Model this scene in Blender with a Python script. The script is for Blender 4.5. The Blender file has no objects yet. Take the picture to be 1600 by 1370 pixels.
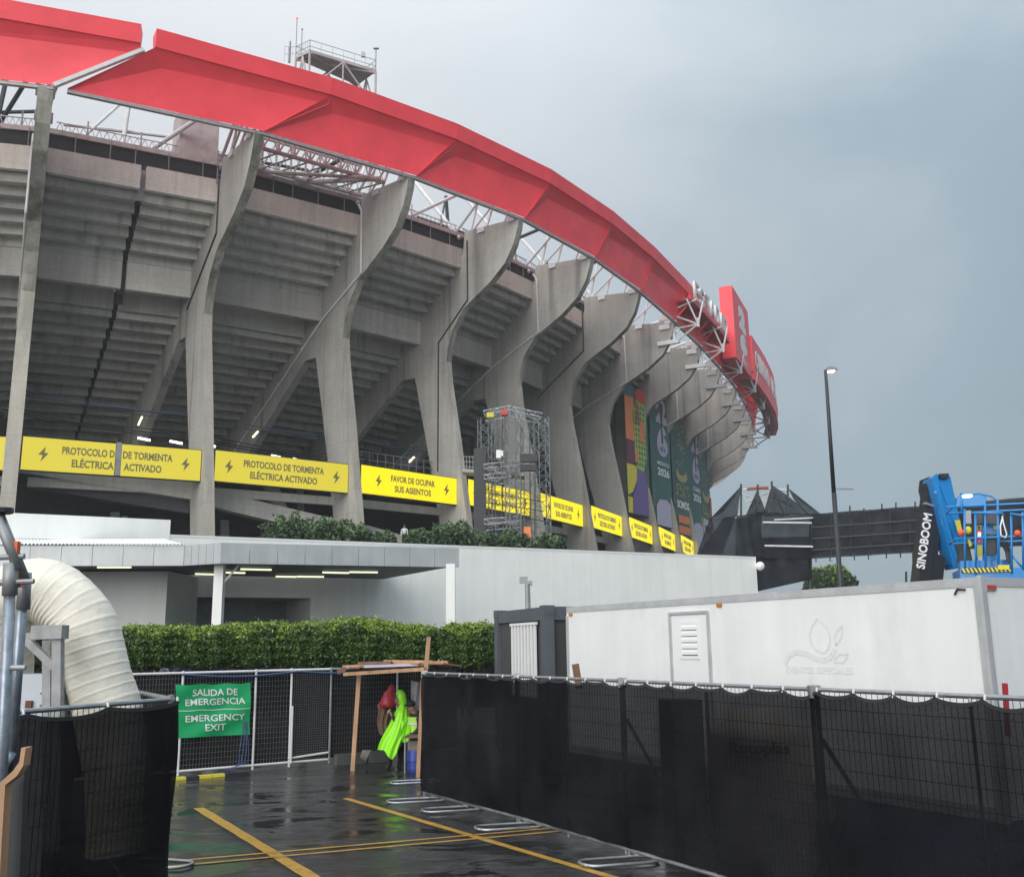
import bpy, bmesh, math, random
import numpy as np
from mathutils import Vector, Matrix
random.seed(7); rng = np.random.default_rng(7)
R = math.radians
scene = bpy.context.scene
col = scene.collection

# ------------------------------------------------------------------ camera
FPX, CXP, CYP = 1527.0, 800.0, 685.0
PITCH, ROLL, EYE = R(11.887), R(-0.762), 2.45
_F = Vector((0, math.cos(PITCH), math.sin(PITCH)))
_U0 = Vector((0, -math.sin(PITCH), math.cos(PITCH)))
_R0 = Vector((1, 0, 0))
_R = _R0 * math.cos(ROLL) + _U0 * math.sin(ROLL)
_U = _U0 * math.cos(ROLL) - _R0 * math.sin(ROLL)
EYEP = Vector((0, 0, EYE))
cd = bpy.data.cameras.new('camera'); cam = bpy.data.objects.new('camera', cd); col.objects.link(cam)
cd.sensor_fit = 'HORIZONTAL'; cd.sensor_width = 36.0; cd.lens = 36.0 * FPX / 1600.0
cd.clip_start = 0.05; cd.clip_end = 6000
cam.matrix_world = Matrix(((_R.x, _U.x, -_F.x, 0), (_R.y, _U.y, -_F.y, 0), (_R.z, _U.z, -_F.z, EYE), (0, 0, 0, 1)))
scene.camera = cam

# ------------------------------------------------------------------ light
SUN_EL, SUN_AZ = R(25), R(205)          # broad soft sun set behind the viewer to brighten walls and undersides
w = bpy.data.worlds.new('World'); scene.world = w; w.use_nodes = True
nt = w.node_tree; nt.nodes.clear()
def N_(t, k, **kw):
    n = t.nodes.new(k)
    for a, b in kw.items(): setattr(n, a, b)
    return n
out = N_(nt, 'ShaderNodeOutputWorld')
sky = N_(nt, 'ShaderNodeTexSky', sky_type='NISHITA', sun_disc=False, sun_elevation=SUN_EL, sun_rotation=SUN_AZ)
bgs = N_(nt, 'ShaderNodeBackground'); bgs.inputs['Strength'].default_value = 0.05
nt.links.new(sky.outputs[0], bgs.inputs[0])
tc = N_(nt, 'ShaderNodeTexCoord')
sep = N_(nt, 'ShaderNodeSeparateXYZ'); nt.links.new(tc.outputs['Generated'], sep.inputs[0])
# cloud layer: paler to the left, blue grey rain cloud to the right, broken by soft noise
mp = N_(nt, 'ShaderNodeMapping'); mp.inputs['Scale'].default_value = (1.0, 1.0, 1.7); nt.links.new(tc.outputs['Generated'], mp.inputs[0])
nz = N_(nt, 'ShaderNodeTexNoise'); nz.inputs['Scale'].default_value = 1.9; nz.inputs['Detail'].default_value = 5; nz.inputs['Roughness'].default_value = .5; nz.inputs['Distortion'].default_value = .35
nt.links.new(mp.outputs[0], nz.inputs['Vector'])
def mth(t, op, a, b=None, c=None):
    n = N_(t, 'ShaderNodeMath', operation=op)
    for i, v in enumerate((a, b, c)):
        if v is None: continue
        if isinstance(v, (int, float)): n.inputs[i].default_value = v
        else: t.links.new(v, n.inputs[i])
    return n.outputs[0]
side = mth(nt, 'MULTIPLY_ADD', sep.outputs[0], 1.05, 0.40)
side = mth(nt, 'ADD', side, mth(nt, 'MULTIPLY_ADD', nz.outputs[0], -0.95, 0.47))
side = mth(nt, 'ADD', side, mth(nt, 'MULTIPLY', sep.outputs[2], -0.35))
cr = N_(nt, 'ShaderNodeValToRGB'); nt.links.new(side, cr.inputs[0])
e = cr.color_ramp.elements
e[0].position = 0.05; e[0].color = (0.60, 0.63, 0.66, 1)
e[1].position = 0.85; e[1].color = (0.265, 0.34, 0.395, 1)
x_ = e.new(0.35); x_.color = (0.49, 0.545, 0.59, 1)
x_ = e.new(0.6); x_.color = (0.315, 0.395, 0.455, 1)
bgc = N_(nt, 'ShaderNodeBackground'); nt.links.new(cr.outputs[0], bgc.inputs[0])
# an overcast sky is about three times brighter overhead than near the horizon
zz = mth(nt, 'MAXIMUM', sep.outputs[2], 0.0)
zen = mth(nt, 'MULTIPLY_ADD', mth(nt, 'POWER', zz, 4.0), 2.2, 0.68)
nt.links.new(zen, bgc.inputs['Strength'])
mx = N_(nt, 'ShaderNodeMixShader'); mx.inputs[0].default_value = 0.9
nt.links.new(bgs.outputs[0], mx.inputs[1]); nt.links.new(bgc.outputs[0], mx.inputs[2]); nt.links.new(mx.outputs[0], out.inputs[0])
sd = bpy.data.lights.new('sun', 'SUN'); sun = bpy.data.objects.new('sun', sd); col.objects.link(sun)
sd.energy = 1.5; sd.angle = R(55); sd.color = (1.0, 0.97, 0.93)
sdir = Vector((math.sin(SUN_AZ) * math.cos(SUN_EL), math.cos(SUN_AZ) * math.cos(SUN_EL), math.sin(SUN_EL)))
sun.rotation_euler = sdir.to_track_quat('Z', 'Y').to_euler()
sun['kind'] = 'structure'
scene.view_settings.view_transform = 'Standard'; scene.view_settings.look = 'None'
scene.view_settings.exposure = 0.74; scene.view_settings.gamma = 1.0; scene.view_settings.use_curve_mapping = False
scene.render.engine = 'CYCLES'
scene.cycles.transparent_max_bounces = 24

# ------------------------------------------------------------------ pixel <-> place helpers
def ray(px, py): return _F * FPX + _R * (px - CXP) + _U * (CYP - py)
def at(px, py, Y):
    d = ray(px, py); return EYEP + d * (Y / d.y)
def on_z(px, py, z):
    d = ray(px, py); return EYEP + d * ((z - EYE) / d.z)
def on_plane(px, py, p0, nrm):
    d = ray(px, py); return EYEP + d * ((Vector(p0) - EYEP).dot(nrm) / d.dot(nrm))

# ------------------------------------------------------------------ materials
MATS = {}
def mat(name, color, rough=0.6, metal=0.0, var=0.0, vscale=3.0, streak=0.0, bump=0.0, bscale=20.0, emit=None, estr=0.0,
        coat=0.0, vstretch=(1, 1, 1), alpha=None, dirt=None, spec=None, trans=None):
    if name in MATS: return MATS[name]
    m = bpy.data.materials.new(name); m.use_nodes = True; t = m.node_tree; p = t.nodes['Principled BSDF']
    p.inputs['Base Color'].default_value = (*color, 1); p.inputs['Roughness'].default_value = rough; p.inputs['Metallic'].default_value = metal
    if spec is not None: p.inputs['Specular IOR Level'].default_value = spec
    if coat: p.inputs['Coat Weight'].default_value = coat
    if emit: p.inputs['Emission Color'].default_value = (*emit, 1); p.inputs['Emission Strength'].default_value = estr
    last = None
    if var or streak or bump or dirt:
        g = N_(t, 'ShaderNodeNewGeometry')
        mpp = N_(t, 'ShaderNodeMapping'); mpp.inputs['Scale'].default_value = vstretch; t.links.new(g.outputs['Position'], mpp.inputs[0])
    colr = None
    def mul(prev, fac_socket, lo, hi):
        mr = N_(t, 'ShaderNodeMapRange'); t.links.new(fac_socket, mr.inputs[0]); mr.inputs[1].default_value = .3; mr.inputs[2].default_value = .7
        mr.inputs[3].default_value = lo; mr.inputs[4].default_value = hi
        v = N_(t, 'ShaderNodeVectorMath', operation='SCALE')
        if prev is None: v.inputs[0].default_value = color
        else: t.links.new(prev, v.inputs[0])
        t.links.new(mr.outputs[0], v.inputs['Scale']); return v.outputs[0]
    if var:
        n1 = N_(t, 'ShaderNodeTexNoise'); n1.inputs['Scale'].default_value = vscale; n1.inputs['Detail'].default_value = 6; n1.inputs['Roughness'].default_value = .62
        t.links.new(mpp.outputs[0], n1.inputs['Vector']); colr = mul(colr, n1.outputs[0], 1 - var, 1 + var)
    if streak:
        m2 = N_(t, 'ShaderNodeMapping'); m2.inputs['Scale'].default_value = (1, 1, 0.07); t.links.new(g.outputs['Position'], m2.inputs[0])
        n2 = N_(t, 'ShaderNodeTexNoise'); n2.inputs['Scale'].default_value = 2.6; n2.inputs['Detail'].default_value = 5; n2.inputs['Roughness'].default_value = .6
        t.links.new(m2.outputs[0], n2.inputs['Vector']); colr = mul(colr, n2.outputs[0], 1 - streak, 1 + streak * .6)
    if dirt:
        n3 = N_(t, 'ShaderNodeTexNoise'); n3.inputs['Scale'].default_value = dirt[1]; n3.inputs['Detail'].default_value = 8; n3.inputs['Roughness'].default_value = .7
        m3 = N_(t, 'ShaderNodeMapping'); m3.inputs['Scale'].default_value = (1, 1, .3); t.links.new(g.outputs['Position'], m3.inputs[0]); t.links.new(m3.outputs[0], n3.inputs['Vector'])
        mr = N_(t, 'ShaderNodeMapRange'); mr.inputs[1].default_value = .52; mr.inputs[2].default_value = .72; mr.inputs[4].default_value = dirt[2]; t.links.new(n3.outputs[0], mr.inputs[0])
        mc = N_(t, 'ShaderNodeMix', data_type='RGBA'); t.links.new(mr.outputs[0], mc.inputs[0])
        if colr is None: mc.inputs[6].default_value = (*color, 1)
        else: t.links.new(colr, mc.inputs[6])
        mc.inputs[7].default_value = (*dirt[0], 1); colr = mc.outputs[2]
    if colr is not None: t.links.new(colr, p.inputs['Base Color'])
    if bump:
        nb = N_(t, 'ShaderNodeTexNoise'); nb.inputs['Scale'].default_value = bscale; nb.inputs['Detail'].default_value = 4; t.links.new(mpp.outputs[0], nb.inputs['Vector'])
        b = N_(t, 'ShaderNodeBump'); b.inputs['Strength'].default_value = bump; b.inputs['Distance'].default_value = .02
        t.links.new(nb.outputs[0], b.inputs['Height']); t.links.new(b.outputs[0], p.inputs['Normal'])
    MATS[name] = m; return m

def concrete(name, base, moss=0.0, pink=0.0, dark=.5):
    """board marked concrete with pour lines, rain streaks and stains"""
    m = bpy.data.materials.new(name); m.use_nodes = True; t = m.node_tree; p = t.nodes['Principled BSDF']
    p.inputs['Roughness'].default_value = .82; p.inputs['Specular IOR Level'].default_value = .3
    g = N_(t, 'ShaderNodeNewGeometry'); P = g.outputs['Position']
    def noise(scale, stretch, det=5, ro=.6):
        a = N_(t, 'ShaderNodeMapping'); a.inputs['Scale'].default_value = stretch; t.links.new(P, a.inputs[0])
        n = N_(t, 'ShaderNodeTexNoise'); n.inputs['Scale'].default_value = scale; n.inputs['Detail'].default_value = det; n.inputs['Roughness'].default_value = ro
        t.links.new(a.outputs[0], n.inputs[0]); return n.outputs[0]
    def rng_(s, a, b, lo, hi):
        r = N_(t, 'ShaderNodeMapRange'); r.inputs[1].default_value = a; r.inputs[2].default_value = b; r.inputs[3].default_value = lo; r.inputs[4].default_value = hi
        t.links.new(s, r.inputs[0]); return r.outputs[0]
    big = rng_(noise(.22, (1, 1, 1), 7, .65), .3, .7, .82, 1.14)
    fine = rng_(noise(5, (1, 1, 1), 8, .75), .25, .75, .86, 1.14)
    strk = rng_(noise(2.1, (1, 1, .05), 6, .65), .35, .75, 1.06, .84)
    strk2 = rng_(noise(.9, (1, 1, .035), 4, .6), .55, .66, 1.0, dark)
    sepz = N_(t, 'ShaderNodeSeparateXYZ'); t.links.new(P, sepz.inputs[0])
    fr = mth(t, 'FRACT', mth(t, 'MULTIPLY', sepz.outputs[2], 1 / 1.83))
    line = rng_(mth(t, 'ABSOLUTE', mth(t, 'SUBTRACT', fr, .5)), .0, .018, .78, 1.0)
    f = mth(t, 'MULTIPLY', mth(t, 'MULTIPLY', big, fine), mth(t, 'MULTIPLY', strk, mth(t, 'MULTIPLY', strk2, line)))
    oi = N_(t, 'ShaderNodeObjectInfo'); f = mth(t, 'MULTIPLY', f, mth(t, 'MULTIPLY_ADD', oi.outputs['Random'], .26, .86))
    v = N_(t, 'ShaderNodeVectorMath', operation='SCALE'); v.inputs[0].default_value = base; t.links.new(f, v.inputs['Scale'])
    c = v.outputs[0]
    if moss:
        k = rng_(noise(.55, (1, 1, .16), 5, .7), .42, .62, 0, moss)
        mc = N_(t, 'ShaderNodeMix', data_type='RGBA'); t.links.new(k, mc.inputs[0]); t.links.new(c, mc.inputs[6]); mc.inputs[7].default_value = (.085, .08, .052, 1); c = mc.outputs[2]
    t.links.new(c, p.inputs['Base Color'])
    b = N_(t, 'ShaderNodeBump'); b.inputs['Strength'].default_value = .35; b.inputs['Distance'].default_value = .03
    t.links.new(noise(9, (1, 1, .4), 5, .7), b.inputs['Height']); t.links.new(b.outputs[0], p.inputs['Normal'])
    MATS[name] = m; return m

def netting(name, colr, trans, sc=60.0):
    m = bpy.data.materials.new(name); m.use_nodes = True; t = m.node_tree; t.nodes.clear()
    o = N_(t, 'ShaderNodeOutputMaterial'); d = N_(t, 'ShaderNodeBsdfDiffuse'); tr = N_(t, 'ShaderNodeBsdfTransparent'); mxx = N_(t, 'ShaderNodeMixShader')
    g = N_(t, 'ShaderNodeNewGeometry'); n = N_(t, 'ShaderNodeTexNoise'); n.inputs['Scale'].default_value = 1.3; n.inputs['Detail'].default_value = 5
    t.links.new(g.outputs['Position'], n.inputs[0])
    n2 = N_(t, 'ShaderNodeTexNoise'); n2.inputs['Scale'].default_value = sc; n2.inputs['Detail'].default_value = 2; t.links.new(g.outputs['Position'], n2.inputs[0])
    mr = N_(t, 'ShaderNodeMapRange'); mr.inputs[1].default_value = .3; mr.inputs[2].default_value = .7; mr.inputs[3].default_value = trans * .65; mr.inputs[4].default_value = trans * 1.35
    t.links.new(mth(t, 'MULTIPLY_ADD', n2.outputs[0], .5, mth(t, 'MULTIPLY', n.outputs[0], .5)), mr.inputs[0])
    mr2 = N_(t, 'ShaderNodeMapRange'); mr2.inputs[1].default_value = .3; mr2.inputs[2].default_value = .75; mr2.inputs[3].default_value = .6; mr2.inputs[4].default_value = 1.5; t.links.new(n.outputs[0], mr2.inputs[0])
    v = N_(t, 'ShaderNodeVectorMath', operation='SCALE'); v.inputs[0].default_value = colr; t.links.new(mr2.outputs[0], v.inputs['Scale'])
    t.links.new(v.outputs[0], d.inputs[0]); t.links.new(mr.outputs[0], mxx.inputs[0]); t.links.new(d.outputs[0], mxx.inputs[1]); t.links.new(tr.outputs[0], mxx.inputs[2]); t.links.new(mxx.outputs[0], o.inputs[0])
    MATS[name] = m; return m

M_CON = concrete('concrete_pillar', (.40, .385, .355), dark=.62)
M_CONF = concrete('concrete_edge_lit', (.46, .425, .365), dark=.8)  # paler copy for pillar fronts, their brighter light put into the colour
M_CONM = concrete('concrete_mossy', (.42, .40, .35), moss=.8, dark=.75)
M_TREAD = concrete('concrete_tread', (.50, .485, .445), dark=.70)
M_BEAM = concrete('concrete_beam', (.52, .50, .455), dark=.85)
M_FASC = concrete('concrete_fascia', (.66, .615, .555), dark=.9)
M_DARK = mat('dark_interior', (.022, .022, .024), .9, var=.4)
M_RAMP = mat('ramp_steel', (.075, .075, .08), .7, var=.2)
M_RED = mat('red_cladding', (.91, .062, .082), .42, var=.10, vscale=.6, bump=.15, bscale=1.2, spec=.35)
M_REDD = mat('red_frame', (.42, .03, .05), .5, var=.15)
M_REDEDGE = mat('grey_red_trim', (.36, .31, .31), .5, metal=.3, var=.15)
M_STEELP = mat('primed_steel', (.44, .37, .365), .6, var=.2, vscale=2)
M_STEELW = mat('white_steel', (.66, .66, .66), .5, var=.12, vscale=2)
M_STEELG = mat('grey_steel', (.30, .31, .32), .5, metal=.4, var=.15, vscale=2)
M_BLK = mat('black_steel', (.025, .027, .03), .5, var=.2)
M_GALV = mat('galvanised', (.37, .385, .40), .38, metal=.75, var=.22, vscale=9, bump=.05)
M_WALL = mat('white_panel_wall', (.82, .83, .80), .6, var=.04, vscale=.5, streak=.05)
M_WHITE = mat('white_paint', (.78, .79, .79), .4, var=.03, vscale=1.5)
M_TRL = mat('weathered_white_panel', (.78, .79, .79), .38, var=.04, vscale=1.2, streak=.05, dirt=((.50, .50, .47), 1.3, .35), bump=.06, bscale=3)
M_ALU = mat('grey_composite_panel', (.46, .48, .49), .35, metal=.25, var=.1, vscale=.8, streak=.08)
M_WOOD = mat('wet_timber', (.42, .245, .135), .5, var=.3, vscale=6, vstretch=(1, 1, .2), bump=.2)
M_WOODD = mat('dark_timber', (.16, .085, .05), .6, var=.3, vscale=5)
M_WIRE = mat('mesh_wire', (.30, .31, .32), .4, metal=.6)
M_WIREB = mat('dark_mesh_wire', (.05, .05, .055), .5, metal=.3)
M_NETR = netting('shade_net_near', (.0125, .013, .0155), .046)
M_NETL = netting('shade_net_left', (.0125, .0128, .015), .03)
M_NETF = netting('shade_net_far', (.016, .017, .019), .03, 30)
M_NETB = netting('scaffold_net', (.026, .029, .035), .12, 8)
M_NETT = netting('scaffold_net_thin', (.022, .024, .03), .14, 8)
M_TEXTW = mat('white_lettering', (.78, .78, .78), .5)
M_TEXTD = mat('dark_lettering', (.10, .10, .08), .6)
M_LEDL = mat('led_text_off', (.028, .026, .02), .6, emit=(.07, .065, .03), estr=1)
M_YEL1 = mat('led_yellow_dim', (.05, .05, .02), .5, emit=(.62, .52, .030), estr=.70)
M_YEL2 = mat('led_yellow_bright', (.05, .05, .01), .5, emit=(.95, .75, .0), estr=.74)
M_LIGHT = mat('lit_tube', (.8, .8, .8), .4, emit=(1, 1, .86), estr=1.6)
M_LIGHTC = mat('lit_tube_dim', (.6, .6, .5), .4, emit=(.85, .95, .62), estr=.75)
M_LIGHTY = mat('lit_lamp_warm', (.8, .8, .6), .4, emit=(1, .93, .5), estr=1.5)

# ------------------------------------------------------------------ mesh helpers
def wloc(o):
    v = Vector((0, 0, 0))
    while o is not None: v += o.location; o = o.parent
    return v
def tag(o, label=None, cat=None, group=None, kind=None):
    if label: o['label'] = label
    if cat: o['category'] = cat
    if group: o['group'] = group
    if kind: o['kind'] = kind
    return o
def empty(name, loc, label=None, cat=None, group=None):
    o = bpy.data.objects.new(name, None); col.objects.link(o); o.location = loc; o.empty_display_size = .3
    return tag(o, label, cat, group)
def link(name, me, parent=None, m=None, kind=None, smooth=False):
    o = bpy.data.objects.new(name, me); col.objects.link(o)
    if m is not None:
        me.materials.clear(); me.materials.append(m)
    if parent is not None:
        o.parent = parent; me.transform(Matrix.Translation(-wloc(parent)))
    if smooth: me.polygons.foreach_set('use_smooth', [True] * len(me.polygons))
    if kind: o['kind'] = kind
    return o
class MB:
    def __init__(s): s.v = []; s.f = []; s.mi = []
    def add(s, vs, fs, mi=0):
        b = len(s.v); s.v += [tuple(v) for v in vs]; s.f += [tuple(b + i for i in f) for f in fs]; s.mi += [mi] * len(fs); return s
    def hexa(s, p, mi=0):      # p: 4 bottom, 4 top
        return s.add(p, [(0, 3, 2, 1), (4, 5, 6, 7), (0, 1, 5, 4), (1, 2, 6, 5), (2, 3, 7, 6), (3, 0, 4, 7)], mi)
    def obox(s, o, a, b, c, mi=0):
        o, a, b, c = map(Vector, (o, a, b, c)); return s.hexa([o, o + a, o + a + b, o + b, o + c, o + a + c, o + a + b + c, o + b + c], mi)
    def box(s, c, sz, mi=0):
        c = Vector(c); h = Vector(sz) / 2; return s.obox(c - h, (sz[0], 0, 0), (0, sz[1], 0), (0, 0, sz[2]), mi)
    def bar(s, p, q, w_, h_=None, up=(0, 0, 1), mi=0):
        p, q = Vector(p), Vector(q); d = (q - p); up = Vector(up); h_ = h_ or w_
        x = d.cross(up)
        if x.length < 1e-6: x = d.cross(Vector((1, 0, 0)))
        x.normalize(); y = x.cross(d).normalized()
        return s.obox(p - x * w_ / 2 - y * h_ / 2, x * w_, y * h_, d, mi)
    def tube(s, p, q, r, n=8, r2=None, mi=0, cap=True):
        p, q = Vector(p), Vector(q); d = (q - p).normalized(); r2 = r if r2 is None else r2
        x = d.orthogonal().normalized(); y = d.cross(x); vs = []
        for (c, rr) in ((p, r), (q, r2)):
            for i in range(n): a = 2 * math.pi * i / n; vs.append(c + (x * math.cos(a) + y * math.sin(a)) * rr)
        fs = [(i, (i + 1) % n, n + (i + 1) % n, n + i) for i in range(n)]
        if cap: fs += [tuple(range(n))[::-1], tuple(range(n, 2 * n))]
        return s.add(vs, fs, mi)
    def pipe(s, pts, r, n=8, mi=0):
        for a, b in zip(pts[:-1], pts[1:]): s.tube(a, b, r, n, mi=mi)
        return s
    def sweep(s, pts, radii, n=16, mi=0, cap=True):
        pts = [Vector(p) for p in pts]; vs = []; x = None
        for i, p in enumerate(pts):
            d = (pts[min(i + 1, len(pts) - 1)] - pts[max(i - 1, 0)]).normalized()
            x = d.orthogonal().normalized() if x is None else (x - d * x.dot(d)).normalized(); y = d.cross(x)
            rr = radii[i] if hasattr(radii, '__len__') else radii
            for k in range(n): a = 2 * math.pi * k / n; vs.append(p + (x * math.cos(a) + y * math.sin(a)) * rr)
        fs = [(i * n + k, i * n + (k + 1) % n, (i + 1) * n + (k + 1) % n, (i + 1) * n + k) for i in range(len(pts) - 1) for k in range(n)]
        if cap: fs += [tuple(range(n))[::-1], tuple(range((len(pts) - 1) * n, len(pts) * n))]
        return s.add(vs, fs, mi)
    def prism(s, poly, ext, mi=0):
        n = len(poly); ext = Vector(ext); vs = [Vector(p) for p in poly] + [Vector(p) + ext for p in poly]
        return s.add(vs, [tuple(range(n))[::-1], tuple(range(n, 2 * n))] + [(i, (i + 1) % n, n + (i + 1) % n, n + i) for i in range(n)], mi)
    def grid(s, fn, nu, nv, mi=0):
        vs = [fn(i / nu, j / nv) for j in range(nv + 1) for i in range(nu + 1)]
        return s.add(vs, [(j * (nu + 1) + i, j * (nu + 1) + i + 1, (j + 1) * (nu + 1) + i + 1, (j + 1) * (nu + 1) + i) for j in range(nv) for i in range(nu)], mi)
    def sph(s, c, r, n=10, m_=6, mi=0):
        c = Vector(c); rx, ry, rz = (r, r, r) if not hasattr(r, '__len__') else r
        return s.grid(lambda u, v: c + Vector((rx * math.sin(math.pi * v) * math.cos(2 * math.pi * u), ry * math.sin(math.pi * v) * math.sin(2 * math.pi * u), -rz * math.cos(math.pi * v))), n, m_, mi)
    def build(s, name, mats, parent=None, label=None, cat=None, group=None, kind=None, smooth=False):
        me = bpy.data.meshes.new(name); me.from_pydata(s.v, [], s.f)
        mats = mats if isinstance(mats, (list, tuple)) else [mats]
        bm = bmesh.new(); bm.from_mesh(me); bmesh.ops.recalc_face_normals(bm, faces=bm.faces); bm.to_mesh(me); bm.free()
        for m in mats: me.materials.append(m)
        if len(mats) > 1: me.polygons.foreach_set('material_index', s.mi)
        o = bpy.data.objects.new(name, me); col.objects.link(o)
        if parent is not None: o.parent = parent; me.transform(Matrix.Translation(-wloc(parent)))
        if smooth: me.polygons.foreach_set('use_smooth', [True] * len(me.polygons))
        return tag(o, label, cat, group, kind)
TEXTS = 0
def text(body, size, m, org, xd, up, parent, name='lettering', bold=.012, ext=.006, width=None, align='CENTER', height=None):
    cu = bpy.data.curves.new('t', 'FONT'); cu.body = body; cu.size = size; cu.extrude = ext; cu.offset = bold * size; cu.align_x = align; cu.resolution_u = 3
    o = bpy.data.objects.new('t', cu); col.objects.link(o)
    bpy.context.view_layer.update()
    me = bpy.data.meshes.new_from_object(o.evaluated_get(bpy.context.evaluated_depsgraph_get()))
    bpy.data.objects.remove(o); bpy.data.curves.remove(cu)
    co = np.empty(len(me.vertices) * 3); me.vertices.foreach_get('co', co); co = co.reshape(-1, 3)
    if width and len(co):
        w0 = co[:, 0].max() - co[:, 0].min(); co[:, 0] *= width / w0
    if height and len(co):
        y0 = co[:, 1].min(); h0 = co[:, 1].max() - y0; co[:, 1] = (co[:, 1] - y0) * height / h0
    xd = Vector(xd).normalized(); up = Vector(up).normalized(); n = xd.cross(up)
    A = np.array([xd, up, n]); co = co @ A + np.array(org)
    me.vertices.foreach_set('co', co.ravel()); me.update()
    return link(name, me, parent, m)

def np_mesh(V, F):
    me = bpy.data.meshes.new('m'); nv = len(V); nf, k = F.shape
    me.vertices.add(nv); me.vertices.foreach_set('co', V.astype(np.float32).ravel())
    me.loops.add(nf * k); me.loops.foreach_set('vertex_index', F.astype(np.int32).ravel())
    me.polygons.add(nf); me.polygons.foreach_set('loop_start', np.arange(0, nf * k, k, dtype=np.int32)); me.update(calc_edges=True); return me
def leaves(P, Nn, size, spread=.9):
    """leaf shaped quads at P, roughly facing Nn"""
    n = len(P); d = Nn + rng.normal(0, spread, (n, 3)); d /= np.linalg.norm(d, axis=1)[:, None]
    a = np.cross(d, rng.normal(0, 1, (n, 3))); a /= np.linalg.norm(a, axis=1)[:, None]; b = np.cross(d, a)
    s = (size * rng.uniform(.6, 1.3, n))[:, None]
    V = np.stack([P - a * s, P + b * s * .45, P + a * s, P - b * s * .45], 1).reshape(-1, 3)
    return V, np.arange(4 * n).reshape(n, 4)

def leafmat(name, c1, c2):
    m = bpy.data.materials.new(name); m.use_nodes = True; t = m.node_tree; p = t.nodes['Principled BSDF']
    p.inputs['Roughness'].default_value = .42
    g = N_(t, 'ShaderNodeNewGeometry'); rr = N_(t, 'ShaderNodeValToRGB'); t.links.new(g.outputs['Random Per Island'], rr.inputs[0])
    rr.color_ramp.elements[0].color = (*c1, 1); rr.color_ramp.elements[1].color = (*c2, 1); t.links.new(rr.outputs[0], p.inputs['Base Color'])
    return m
M_LEAF = leafmat('hedge_leaf', (.020, .055, .011), (.078, .155, .020))
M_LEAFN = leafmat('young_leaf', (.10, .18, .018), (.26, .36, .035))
M_LEAFD = leafmat('garden_leaf', (.022, .050, .022), (.062, .115, .045))
M_LEAFM = leafmat('garden_leaf_light', (.045, .095, .03), (.11, .19, .06))
M_BARK = mat('bark', (.09, .07, .055), .9, var=.3, vscale=8)
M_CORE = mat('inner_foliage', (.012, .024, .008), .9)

# ------------------------------------------------------------------ ground
def ground():
    m = bpy.data.materials.new('wet_asphalt'); m.use_nodes = True; t = m.node_tree; p = t.nodes['Principled BSDF']
    g = N_(t, 'ShaderNodeNewGeometry')
    def noise(sc, det=5, ro=.6, st=(1, 1, 1), dist=0):
        a = N_(t, 'ShaderNodeMapping'); a.inputs['Scale'].default_value = st; t.links.new(g.outputs['Position'], a.inputs[0])
        n = N_(t, 'ShaderNodeTexNoise'); n.inputs['Scale'].default_value = sc; n.inputs['Detail'].default_value = det; n.inputs['Roughness'].default_value = ro; n.inputs['Distortion'].default_value = dist
        t.links.new(a.outputs[0], n.inputs[0]); return n.outputs[0]
    wet = noise(.62, 7, .66, (1, 1.8, 1), .9)
    r = N_(t, 'ShaderNodeMapRange'); r.inputs[1].default_value = .44; r.inputs[2].default_value = .60; r.inputs[3].default_value = .012; r.inputs[4].default_value = .16; t.links.new(wet, r.inputs[0]); t.links.new(r.outputs[0], p.inputs['Roughness'])
    c = N_(t, 'ShaderNodeValToRGB'); t.links.new(noise(1.7, 8, .7), c.inputs[0]); c.color_ramp.elements[0].position = .3; c.color_ramp.elements[0].color = (.008, .008, .009, 1); c.color_ramp.elements[1].position = .75; c.color_ramp.elements[1].color = (.04, .04, .04, 1)
    t.links.new(c.outputs[0], p.inputs['Base Color'])
    b1 = N_(t, 'ShaderNodeBump'); b1.inputs['Strength'].default_value = .5; b1.inputs['Distance'].default_value = .006; t.links.new(noise(55, 3, .7), b1.inputs['Height'])
    b2 = N_(t, 'ShaderNodeBump'); b2.inputs['Strength'].default_value = 1.0; b2.inputs['Distance'].default_value = .045; t.links.new(noise(2.0, 6, .68, (1, 3.4, 1), 1.4), b2.inputs['Height'])
    p.inputs['Specular IOR Level'].default_value = .38
    # rain splashes
    vo = N_(t, 'ShaderNodeTexVoronoi'); vo.inputs['Scale'].default_value = 3.2; t.links.new(g.outputs['Position'], vo.inputs[0])
    ring = N_(t, 'ShaderNodeMapRange'); ring.inputs[1].default_value = .0; ring.inputs[2].default_value = .16; ring.inputs[3].default_value = 1; ring.inputs[4].default_value = 0; t.links.new(vo.outputs['Distance'], ring.inputs[0])
    b3 = N_(t, 'ShaderNodeBump'); b3.inputs['Strength'].default_value = .6; b3.inputs['Distance'].default_value = .02; t.links.new(ring.outputs[0], b3.inputs['Height'])
    # puddles lie flat and mirror, the rest of the wet surface is rippled
    pm = N_(t, 'ShaderNodeMapRange'); pm.inputs[1].default_value = .44; pm.inputs[2].default_value = .53; t.links.new(wet, pm.inputs[0])
    for b_, k_ in ((b1, .55), (b2, 1.0), (b3, .6)): t.links.new(mth(t, 'MULTIPLY_ADD', pm.outputs[0], k_ * .93, k_ * .07), b_.inputs['Strength'])
    t.links.new(b1.outputs[0], b2.inputs['Normal']); t.links.new(b2.outputs[0], b3.inputs['Normal']); t.links.new(b3.outputs[0], p.inputs['Normal'])
    MB().add([(-2500, -400, 0), (2500, -400, 0), (2500, 4000, 0), (-2500, 4000, 0)], [(0, 1, 2, 3)]).build('ground', m, kind='structure')
ground()
M_LINE = mat('yellow_road_paint', (.46, .26, .045), .3, var=.25, vscale=6, dirt=((.03, .03, .03), 9, .8), bump=.3, bscale=40)
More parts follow.
